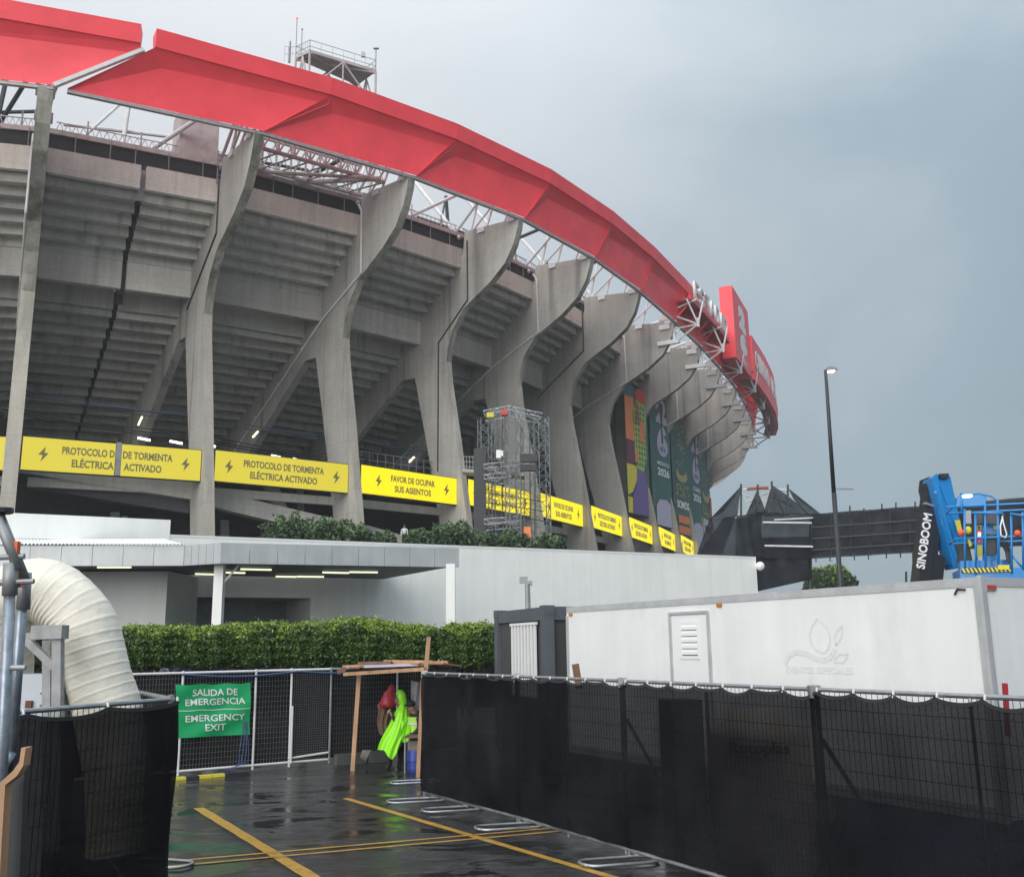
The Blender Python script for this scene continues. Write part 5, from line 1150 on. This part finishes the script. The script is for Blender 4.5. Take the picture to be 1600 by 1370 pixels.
# ------------------------------------------------------------------ lamp post
lp = empty('street_lamp', at(1313, 915, 27), 'tall thin black lamp post with one lit head against grey sky', 'street lamp'); lt = at(1290, 578, 27); lb_ = at(1316, 960, 27)
lbb = Vector((lb_.x, lb_.y, 0)) + (lb_ - lt) * 0.0
mb = MB(); mb.tube(at(1336, 1230, 27), at(1303, 770, 27), .075, 12, .065); mb.build('pole', M_BLK, lp, smooth=True); mb = MB(); mb.tube(at(1303, 772, 27), lt, .06, 12, .045); mb.build('upper_pole', M_BLK, lp, smooth=True)
hd_ = MB(); h0 = at(1291, 577, 27); hd_.prism([h0 + Vector((0, -.12, -.06)), h0 + Vector((.05, -.12, .06)), h0 + Vector((.24, -.12, .03)), h0 + Vector((.30, -.12, -.03)), h0 + Vector((.05, -.12, -.07))], (0, .24, 0)); hd_.build('lamp_head', M_STEELG, lp)
MB().box(at(1297.5, 580.5, 27) + Vector((0, -.0, .0)), (.2, .2, .03)).build('lens', mat('lit_lens', (.9, .9, .9), .3, emit=(1, .98, .9), estr=3), lp)
MB().bar(at(1303, 763.5, 27), at(1334, 764, 27), .05, .035).build('cross_arm', M_STEELG, lp)

# ------------------------------------------------------------------ netted scaffold bridge
sb_ = empty('netted_bridge', at(1225, 920, 62), 'long scaffold footbridge wrapped in black netting beyond the trailer', 'footbridge'); YN = 62
def net(pts, Y, m_, nm='net_wrap', th=.05, n=8):
    P_ = [at(*p, y) for p, y in zip(pts, Y if hasattr(Y, '__len__') else [Y] * len(pts))]
    a, b_, c_, d = P_; mb = MB(); mb.grid(lambda u, v: a.lerp(b_, u).lerp(d.lerp(c_, u), v) + Vector((0, .12 * math.sin(u * 17 + v * 5), 0)), 14, n); return mb.build(nm, m_, sb_)
net([(1178, 925), (1268, 905), (1268, 838), (1178, 840)], YN, M_NETB); net([(1268, 905), (1268, 838), (1268, 838), (1268, 905)], [YN, YN, YN + 3, YN + 3], M_NETB)
net([(1178, 925), (1268, 905), (1268, 838), (1178, 840)], YN + 3, M_NETB); net([(1090, 868), (1184, 870), (1180, 806), (1128, 812)], YN + .3, M_NETB)
net([(1150, 870), (1190, 869), (1190, 803), (1150, 806)], YN - .3, M_NETB); net([(1180, 872), (1268, 872), (1268, 803), (1180, 800)], YN - .25, M_NETB)
net([(1265, 873), (1452, 862), (1452, 789), (1265, 803)], [YN, YN - 3, YN - 3, YN], M_NETB); net([(1265, 871), (1452, 860), (1452, 791), (1265, 805)], [YN + 2.6, YN - .4, YN - .4, YN + 2.6], M_NETB)
net([(1452, 862), (1640, 850), (1640, 774), (1452, 789)], [YN - 3, YN - 7, YN - 7, YN - 3], M_NETB); net([(1452, 860), (1640, 850), (1640, 779), (1452, 791)], [YN - .4, YN - 4, YN - 4, YN - .4], M_NETB)
# tent-like drapes
def sheet(pts, m_, Y=YN, nm='net_drape'):
    P_ = [at(*p[:2], p[2] if len(p) > 2 else Y) for p in pts]; mb = MB()
    for i in range(1, len(P_) - 1): 
        a, b_, c_ = P_[0], P_[i], P_[i + 1]; mb.add([a, b_, c_], [(0, 1, 2)])
    return mb.build(nm, m_, sb_)
sheet([(1158, 759, YN), (1149, 775), (1130, 800), (1108, 812), (1140, 812), (1152, 806)], M_NETT); sheet([(1108, 812), (1088, 868), (1128, 866), (1150, 806)], M_NETT)
sheet([(1183, 765), (1176, 790), (1165, 806), (1188, 806), (1198, 803), (1190, 785)], M_NETT, YN + .4); sheet([(1206, 757), (1196, 790), (1193, 806), (1222, 808), (1236, 803), (1222, 780)], M_NETT, YN + .1); sheet([(1206, 757), (1222, 780), (1236, 803), (1268, 806), (1250, 790), (1228, 772)], M_NETT, YN + .3)
sheet([(1231, 762), (1240, 780), (1262, 806), (1284, 804), (1278, 800), (1256, 788)], M_NETT, YN + .5)
mb = MB()
for (a, b_) in (((1160, 768), (1150, 806)), ((1160, 768), (1174, 806)), ((1184, 766), (1172, 806)), ((1184, 766), (1200, 800)), ((1205, 766), (1192, 800)), ((1206, 760), (1226, 806)), ((1160, 765), (1184, 763)), ((1184, 763), (1206, 764)), ((1206, 764), (1232, 766)), ((1160, 772), (1200, 785)), ((1164, 785), (1204, 768)), ((1175, 806), (1190, 780)), ((1208, 776), (1240, 792)), ((1150, 806), (1200, 798))):
    mb.tube(at(*a, YN + .8), at(*b_, YN + .8), .055, 5)
mb.build('scaffold_tube', M_STEELW, sb_, kind='stuff')
mb = MB(); mb.bar(at(1168, 764, YN + .6), at(1200, 762, YN + .6), .3, .15); mb.build('orange_board', mat('rust_red', (.35, .07, .03), .6), sb_)
mb = MB()
for (x_, y0, y1) in ((1158, 756, 806), (1184, 757, 806), (1206, 752, 806), (1231, 757, 806)): mb.tube(at(x_, y0, YN), at(x_, y1, YN), .07, 5)
for (x_, y) in ((1328, 800), (1350, 799), (1378, 797), (1400, 796), (1430, 793)): mb.tube(at(x_, y - random.uniform(4, 12), YN - 1.5), at(x_, y + 3, YN - 1.5), .05, 5)
for (x_, y) in ((1275, 870), (1297, 869), (1335, 867), (1357, 866), (1385, 864), (1407, 863)): mb.tube(at(x_, y - 2, YN - 1.5), at(x_, y + 8, YN - 1.5), .04, 5)
for i in range(7): 
    u = i / 6; mb.tube(at(1268 + 184 * u, 803 - 14 * u, YN - 3 * u - .1), at(1268 + 184 * u, 873 - 11 * u, YN - 3 * u - .1), .04, 4)
for v in (.3, .55, .8): mb.tube(at(1268, 803 + 70 * v, YN - .15), at(1452, 789 + 73 * v, YN - 3.15), .04, 4)
for p, q in (((1427, 864), (1431, 1000)), ((1416, 893), (1417, 1000))): mb.tube(at(*p, YN - 2), at(*q, YN - 2), .07, 5)
mb.build('scaffold_pole', M_BLK, sb_, kind='stuff')
mb = MB(); mb.tube(at(1192, 816, YN - .6), at(1268, 817, YN - .6), .06, 6); mb.tube(at(1195, 852.5, YN - .6), at(1270, 854, YN - .6), .06, 6); mb.tube(at(1210, 812, YN - .6), at(1270, 809, YN - .6), .04, 6); mb.build('light_tube', M_STEELW, sb_, kind='stuff')
for sx in (1182, 1266): MB().tube(at(sx, 860, YN + .1), at(sx, 1008, YN + .1) , .09, 6).build('scaffold_leg', M_BLK, sb_)

# ------------------------------------------------------------------ people
M_SKIN = mat('skin', (.24, .125, .08), .5); M_BLKC = mat('black_cloth', (.018, .018, .02), .8); M_NAVYC = mat('navy_cloth', (.03, .04, .11), .8); M_HAIR = mat('dark_hair', (.012, .01, .009), .6)
def skinned(name, verts, edges, radii, parent, mats, assign=None, sub=2):
    me = bpy.data.meshes.new(name); me.from_pydata(verts, edges, []); o = bpy.data.objects.new(name, me); col.objects.link(o)
    sm = o.modifiers.new('s', 'SKIN'); 
    for i, r_ in enumerate(radii):
        rr = r_ if hasattr(r_, '__len__') else (r_, r_); me.skin_vertices[0].data[i].radius = rr
    me.skin_vertices[0].data[0].use_root = True
    ss = o.modifiers.new('d', 'SUBSURF'); ss.levels = sub; ss.render_levels = sub
    bpy.context.view_layer.update(); nm = bpy.data.meshes.new_from_object(o.evaluated_get(bpy.context.evaluated_depsgraph_get())); bpy.data.objects.remove(o); bpy.data.meshes.remove(me)
    nm.materials.clear()
    for m_ in mats: nm.materials.append(m_)
    if assign:
        for p in nm.polygons: p.material_index = assign(p.center)
    nm.polygons.foreach_set('use_smooth', [True] * len(nm.polygons)); return link(name, nm, parent)
def person(c, h, face, top, pants, label, lean=0.0, arms=None, group=None, hair=M_HAIR, sit=False):
    """standing figure; face = heading in radians"""
    c = Vector(c); r = empty('person', c, label, 'person', group); k = h / 1.72
    f = Vector((math.cos(face), math.sin(face), 0)); s = Vector((-f.y, f.x, 0))
    def P_(a, b, z): return c + f * (a * k + lean * max(0, z - .9) * k) + s * (b * k) + up * (z * k)
    V = [P_(0, 0, .93), P_(.0, 0, 1.1), P_(.01, 0, 1.3), P_(0, 0, 1.43), P_(.015, 0, 1.49), P_(.03, 0, 1.56), P_(.035, 0, 1.66)]
    rad = [(.15, .12), (.13, .10), (.16, .11), (.10, .08), (.055, .055), (.08, .09), (.075, .085)]
    E = [(i, i + 1) for i in range(6)]
    for sg_ in (1, -1):
        b = len(V); bend = arms or (0, 0)
        V += [P_(0, .18 * sg_, 1.41), P_(-.02 + bend[0] * .1, .23 * sg_, 1.14), P_(.06 + bend[0] * .3, .2 * sg_ * (1 - bend[1] * .5), .93 + bend[1] * .25), P_(.1 + bend[0] * .36, .18 * sg_ * (1 - bend[1] * .5), .86 + bend[1] * .28)]
        rad += [.06, .046, .035, .03]; E += [(3, b), (b, b + 1), (b + 1, b + 2), (b + 2, b + 3)]
        b = len(V); V += [P_(0, .09 * sg_, .85), P_(.03, .10 * sg_, .48), P_(-.02, .10 * sg_, .09), P_(.1, .11 * sg_, .04)]; rad += [.09, .062, .045, .04]; E += [(0, b), (b, b + 1), (b + 1, b + 2), (b + 2, b + 3)]
    zz0 = c.z
    def asg(p):
        z = (p.z - zz0) / k; lat = abs((p - c).dot(s)) / k
        if z > 1.47: return 0
        if z < .92 and lat < .16: return 2
        return 0 if z < .95 and lat >= .16 and not arms else 1
    skinned('body', V, E, rad, r, [M_SKIN, top, pants], asg)
    mb = MB(); hc = P_(.02, 0, 1.66); mb.sph(hc + up * .015 * k - f * .02 * k, (.092 * k, .095 * k, .10 * k), 12, 8); mb.build('hair', hair, r, smooth=True)
    return r
# woman in the green poncho
Yq = 21.0
pq = on_z(612, 1199, 0); px_ = pq.x
base = Vector((pq.x, pq.y, 0)); mpp = pq.y / FPX
pr = empty('person', base, 'person in a hooded neon green rain poncho looking down at a phone', 'person')
def Q(px, py, dy=0): q = at(px, py, pq.y + dy); return q
V = [Q(624, 1150), Q(626, 1130), Q(628, 1112), Q(628, 1105), Q(622, 1097), Q(620.5, 1089)]; rad = [.13, .13, .12, .05, .08, .082]; E = [(i, i + 1) for i in range(5)]
b = len(V); V += [Q(614, 1165, -.08), Q(610, 1182, -.08), Q(607, 1198, -.08), Q(601, 1200, -.1)]; rad += [.085, .06, .045, .04]; E += [(0, b), (b, b + 1), (b + 1, b + 2), (b + 2, b + 3)]
b = len(V); V += [Q(626, 1165, .1), Q(626, 1182, .12), Q(625, 1197, .12), Q(619, 1199, .12)]; rad += [.085, .06, .045, .04]; E += [(0, b), (b, b + 1), (b + 1, b + 2), (b + 2, b + 3)]
b = len(V); V += [Q(624, 1115, -.18), Q(618, 1128, -.2), Q(611, 1114, -.14), Q(608, 1111, -.12)]; rad += [.05, .045, .032, .03]; E += [(2, b), (b, b + 1), (b + 1, b + 2), (b + 2, b + 3)]
zsp = Q(620, 1106).z
skinned('body', V, E, rad, pr, [M_SKIN, M_BLKC], lambda p: 0 if (p.z > zsp or (p.x < Q(614, 1110).x and p.z > Q(614, 1122).z)) else 1)
mb = MB()      # fingers round the phone
for k in range(4): mb.pipe([Q(609, 1111 + k * 1.2, -.14), Q(606.5, 1110 + k * 1.2, -.15), Q(606, 1109 + k * 1.2, -.13)], .009, 6)
mb.build('fingers', M_SKIN, pr); MB().bar(Q(606, 1113, -.13), Q(610, 1107.5, -.13), .07, .012).build('phone', M_WHITE, pr)
M_PON = mat('neon_green_vinyl', (.31, .86, .02), .38, spec=.5)
sec = [(1077, 625, 2.0, .04, 0), (1079, 625.5, 5.2, .085, 0), (1084, 626, 8.2, .12, 1), (1090, 626, 9, .13, 1), (1096, 628, 8, .12, 1), (1101, 630, 6.5, .10, 0), (1106, 629.5, 8.5, .17, 0), (1113, 628, 11, .25, 0), (1122, 627, 13.5, .29, 0), (1133, 624.5, 16, .31, 0), (1146, 619, 18.5, .34, 0), (1158, 612.5, 18.5, .36, 0), (1168, 609, 18.5, .37, 0)]
_t = np.arange(len(sec)); _u = np.linspace(0, len(sec) - 1, 37); _A = np.array([q_[:4] for q_ in sec], float)
sec = [tuple(np.interp(u_, _t, _A[:, k_]) for k_ in range(4)) + (1 if 1.8 < u_ < 4.3 else 0,) for u_ in _u]
n = 72; vs = []; fs = []
hemz = lambda a: 8 * math.cos(2 * a) * 0 + 0
for i, (py, cx, hw, hd2, op) in enumerate(sec):
    for k in range(n):
        a = 2 * math.pi * k / n; fold = 1 + (.085 if i > 18 else .02) * (math.sin(a * 9 + i * .12) + .6 * math.sin(a * 4 - i * .2)) * (i / 36); yy = py
        if i >= 27:   # ragged pointed hem
            w_ = (i - 27) / 9.0; ca = math.cos(a); yy += w_ * (4 - 1 * max(0, -ca) + 18 * max(0, 1 - abs(((a - 4.95 + math.pi) % (2 * math.pi)) - math.pi) / .8) + 9 * max(0, 1 - abs(((a - 5.75 + math.pi) % (2 * math.pi)) - math.pi) / .45) - 14 * max(0, ca))
        vs.append(at(cx + hw * fold * math.cos(a), yy, pq.y + hd2 * fold * math.sin(a)))
for i in range(len(sec) - 1):
    for k in range(n):
        a = 2 * math.pi * (k + .5) / n
        if sec[i][4] and sec[i + 1][4] and math.cos(a + .3) < -.25: continue
        fs.append((i * n + k, i * n + (k + 1) % n, (i + 1) * n + (k + 1) % n, (i + 1) * n + k))
fs.append(tuple(range(n)))
mb = MB(); mb.add(vs, fs); mb.build('poncho', M_PON, pr, smooth=True)
mb = MB()   # loose sleeve flap
mb.grid(lambda u, v: Q(628 + 12 * u - 3 * v * (1 - u), 1124 + 30 * v + 6 * math.sin(u * 3), -.30 - .06 * math.sin(u * 6 + v * 3)), 8, 8); mb.build('poncho_sleeve', M_PON, pr, smooth=True)
# guard in hi-vis vest sitting at the table
sg2 = empty('person', Vector((at(650, 1190, 20.6).x, 20.9, 0)), 'seated guard in black cap and yellow hi-vis vest behind the table', 'person')
G = lambda px, py, dy=0: at(px, py, 20.9 + dy)
V = [G(650, 1150), G(650, 1135), G(650, 1122), G(647, 1114), G(643, 1108), G(641, 1102)]; rad = [.15, .15, .15, .055, .085, .08]; E = [(i, i + 1) for i in range(5)]
b = len(V); V += [G(655, 1122, -.15), G(655, 1138, -.2), G(644, 1148, -.25), G(640, 1149, -.25)]; rad += [.06, .05, .038, .032]; E += [(2, b), (b, b + 1), (b + 1, b + 2), (b + 2, b + 3)]
b = len(V); V += [G(648, 1160, -.1), G(636, 1162, -.15), G(636, 1195, -.15), G(631, 1197, -.15)]; rad += [.09, .07, .05, .04]; E += [(0, b), (b, b + 1), (b + 1, b + 2), (b + 2, b + 3)]
zz1 = G(645, 1114).z
skinned('body', V, E, rad, sg2, [M_SKIN, M_BLKC], lambda p: 0 if (p.z > zz1) else 1)
mb = MB(); mb.grid(lambda u, v: G(650, 1119 + 24 * v) + Vector((.175 * math.cos(math.pi * (.15 + 1.55 * u)) , -.185 * math.sin(math.pi * (.15 + 1.55 * u)), 0)), 14, 5); mb.build('safety_vest', mat('hivis_yellow', (.42, .75, .10), .5), sg2, smooth=True)
mb = MB(); mb.grid(lambda u, v: G(650, 1128 + 3 * v) + Vector((.19 * math.cos(math.pi * (.15 + 1.55 * u)) , -.20 * math.sin(math.pi * (.15 + 1.55 * u)), 0)), 14, 1); mb.build('reflective_band', M_STEELW, sg2)
mb = MB(); mb.sph(G(642, 1099), (.10, .10, .08), 12, 6); mb.box(G(635, 1101), (.12, .14, .015)); mb.build('cap', M_BLKC, sg2, smooth=True)
# people beyond the mesh fence and by the stadium
def stand(px, headpy, Y, h, top, pants, label, face=-1.57, **kw):
    q = at(px, headpy, Y); return person((q.x, Y, q.z - h), h, face, top, pants, label, **kw)
M_GRYC = mat('grey_blue_cloth', (.30, .32, .38), .8); M_REDC = mat('red_cloth', (.42, .02, .03), .8); M_PURC = mat('purple_cloth', (.16, .10, .42), .8); M_WHC = mat('white_cloth', (.6, .6, .62), .8)
MB().box((-7.5, 33.2, .95), (24, .06, 1.9)).build('shade_backdrop', M_NETF, label='dark sheet added behind the clipped trees for the shade under them', cat='backdrop')  # added dark sheet standing in for the shade beneath the tree crowns
MB().box((-7.5, 31.3, .225), (22, 6, .45)).build('pavement', M_STEELG, kind='structure')
def gp(px, Y, h, top, pants, label, **kw): q = at(px, 1040, Y); return person((q.x, Y, .45 if Y > 20 else 0), h, kw.pop('face', 1.4), top, pants, label, **kw)
gp(253, 28.7, 1.72, M_GRYC, M_REDC, 'person in grey shirt and red shorts behind the green banner')
g1 = gp(285, 28.9, 1.7, M_NAVYC, M_BLKC, 'person with a navy backpack just right of the red shorts')
mb = MB(); q = at(286, 1053, 28.5); mb.sph(q - up * .1, (.36, .2, .36), 14, 8); mb.build('backpack', mat('navy_nylon', (.02, .035, .14), .5), label='round navy blue backpack above the green banner', cat='backpack', smooth=True)
mb = MB(); mb.bar(at(304, 1050, 28.3), at(314, 1061, 28.3), .08, .06); mb.build('yellow_umbrella_tip', M_YLP, label='yellow furled umbrella end above the green banner', cat='umbrella')
gp(420, 28.7, 1.72, M_PURC, M_BLKC, 'person in a purple jacket under the clipped trees'); gp(452, 28.8, 1.74, M_WHC, M_BLKC, 'person in white shirt with black straps beside the purple jacket')
gp(696, 29.0, 1.82, mat('lime_cloth', (.45, .7, .1), .7), M_NAVYC, 'person in pale cap and lime vest right of the tall timber pole', hair=mat('lavender_cap', (.35, .33, .6), .7)); gp(717, 28.7, 1.8, M_BLKC, M_BLKC, 'person in black hood before the lone clipped tree')
gp(100, 12.6, 1.6, mat('maroon_cloth', (.12, .04, .04), .8), M_BLKC, 'person in dark maroon top behind the white duct')
stand(632, 820, 70, 1.75, M_WHC, M_BLKC, 'distant person in white shirt on the stadium ramp'); stand(656, 826, 70, 1.75, M_REDC, M_BLKC, 'distant person in red shirt on the ramp right of the white shirt')
stand(746, 819, 76, 1.85, M_REDC, M_BLKC, 'distant person in red jacket left of the truss tower'); stand(868, 838, 80, 1.8, M_REDC, M_BLKC, 'distant person in red shirt right of the truss tower')

# ------------------------------------------------------------------ timber shelter
sh_ = empty('timber_shelter', on_z(600, 1205, 0), 'rough timber lean-to shelter with plank roof and leaning poles', 'shelter')
def plank(pts, w_, h_, m_=M_WOOD, nm='plank'): return MB().bar(pts[0], pts[1], w_, h_).build(nm, m_, sh_)
pA = on_z(551, 1204, 0); MB().bar(pA, at(561, 1054, pA.y), .085, .06, up=(0, 1, 0)).build('pole', M_WOOD, sh_)
pB = on_z(653, 1214, 0); MB().bar(pB, at(661, 1060, pB.y), .075, .06, up=(0, 1, 0)).build('pole', M_WOODD if False else M_WOOD, sh_); MB().bar(at(665, 1052, pB.y - .05), at(670, 995, pB.y - .05), .08, .05, up=(0, 1, 0)).build('pole', M_WOOD, sh_)
MB().bar(at(538, 1053, 20.4), at(664, 1045, 19.4), .07, .07).build('front_beam', M_WOOD, sh_); MB().bar(at(536, 1041, 20.5), at(700, 1034, 19.8), .05, .05).build('roof_joist', M_WOOD, sh_)
MB().bar(at(528, 1050, 20.5), at(540, 1044, 20.5), .1, .09).build('joist_end', M_WOODD, sh_)
for i in range(8):
    u = i / 8; a = at(545 + 18.5 * i, 1044.5 - u * 6, 20.3 - u * .8); dxp = Vector((.23, -.1, 0)); MB().obox(a + up * (.02 * (i % 3)), dxp, (.25, 2.2, -.1), (0, 0, .03)).build('roof_plank', M_WOOD if i % 3 else M_WOODD, sh_)
for (p, q, w_) in (((560, 1036), (612, 1035), .09), ((600, 1033), (676, 1034), .07), ((640, 1038), (695, 1034), .05)): MB().bar(at(*p, 20.2), at(*q, 20), w_, .06).build('loose_board', M_WOODD if w_ > .08 else M_WOOD, sh_)
mb = MB(); mb.bar(at(570, 1041, 20.0), at(655, 1038, 19.8), .1, .05); mb.build('lavender_tarp', M_LAV, sh_)
mb = MB(); mb.grid(lambda u, v: at(642 + 20 * u, 1062 + 3 * math.sin(u * 3) + (52 - 12 * u) * v * (1 if u > .3 else .9) , 21.3 + .06 * math.sin(u * 9 + v * 3)), 10, 8); mb.build('white_cloth', mat('grey_white_cloth', (.42, .42, .44), .7), label='pale cloth hanging at the back right of the shelter', cat='cloth', smooth=True)
mb = MB(); mb.grid(lambda u, v: at(589 + 2 * v + (27 - 5 * v) * u + 1.6 * math.sin(v * 7), 1101 - 7 * math.sin(u * 3.14) * (1 - v) + (44 + 3 * math.sin(u * 8)) * v, 21.7 - .13 * math.sin(u * 3.1) - .035 * math.sin(u * 19 + v * 3)), 24, 14); mb.build('brown_jacket', mat('brown_cloth', (.17, .10, .07), .8, var=.25, vscale=6), label='brown jacket hanging inside the timber shelter', cat='jacket', smooth=True)
mb = MB(); mb.sweep([at(613, 1068, 21.5), at(612, 1074, 21.5), at(611, 1079, 21.5), at(609, 1085, 21.5), at(607.5, 1091, 21.5), at(607, 1097, 21.5), at(607.5, 1103, 21.5), at(608, 1106, 21.5)], [.02, .07, .08, .14, .15, .20, .18, .08], 14); mb.build('red_bag', mat('red_plastic_bag', (.42, .03, .05), .35, var=.5, vscale=14, bump=.6, bscale=12), label='red plastic bag hanging inside the timber shelter', cat='bag', smooth=True)
tb_ = empty('table', at(645, 1190, 20.2), 'dark brown table at the right end of the shelter', 'table')
MB().obox(at(632, 1153, 20.1), (.55, 0, 0), (0, .6, 0), (0, 0, .035)).build('tabletop', M_WOODD, tb_)
for px, dy in ((633, 0), (668, 0), (633, .55), (668, .55)):
    q = at(px, 1153, 20.12 + dy); MB().tube((q.x, q.y, 0), (q.x, q.y, q.z), .015, 6).build('leg', M_STEELG, tb_)
MB().obox(at(637, 1172, 20.3), (.35, 0, 0), (0, .3, 0), (0, 0, .18)).build('cardboard_box', mat('wet_cardboard', (.24, .20, .17), .8), label='pale cardboard box stacked on the blue drum under the table', cat='box')
q = at(649, 1200, 20.35); MB().sweep([(q.x, q.y, 0), (q.x, q.y, .05), (q.x, q.y, .2), (q.x, q.y, .22), (q.x, q.y, .40), (q.x, q.y, .42)], [.15, .17, .175, .185, .17, .165], 18).build('blue_drum', mat('blue_drum', (.03, .06, .28), .4), label='blue plastic drum under the table', cat='drum')
q = at(573, 1195, 21.2); mb = MB(); mb.sweep([(q.x - .06, q.y, .16), (q.x - .03, q.y, .2), (q.x + .03, q.y, .2), (q.x + .06, q.y, .16)], [.10, .16, .16, .10], 12); mb.build('stone_weight', mat('grey_stone', (.14, .13, .12), .8, var=.3), label='round grey stone weight behind the left shelter pole', cat='weight')
# white party tent beyond
mb = MB(); a = at(708, 1015, 30); mb.add([at(700, 1045, 30), at(730, 1048, 29), a, at(690, 1020, 33), at(735, 1034, 33)], [(0, 1, 2), (1, 4, 2), (0, 2, 3)]); mb.build('tent_roof', mat('tent_white', (.7, .7, .75), .6), label='white tent roof glimpsed in the gap between clipped trees', cat='tent')

# ------------------------------------------------------------------ rain haze
hm = bpy.data.materials.new('rain_haze'); hm.use_nodes = True; t = hm.node_tree; t.nodes.clear()
o_ = N_(t, 'ShaderNodeOutputMaterial'); pv = N_(t, 'ShaderNodeVolumePrincipled'); pv.inputs['Color'].default_value = (.93, .95, .97, 1); pv.inputs['Density'].default_value = .0006; pv.inputs['Anisotropy'].default_value = .2
t.links.new(pv.outputs[0], o_.inputs['Volume'])
hz_ = MB().box((0, 130, 36), (700, 500, 74)).build('haze', hm, kind='stuff')
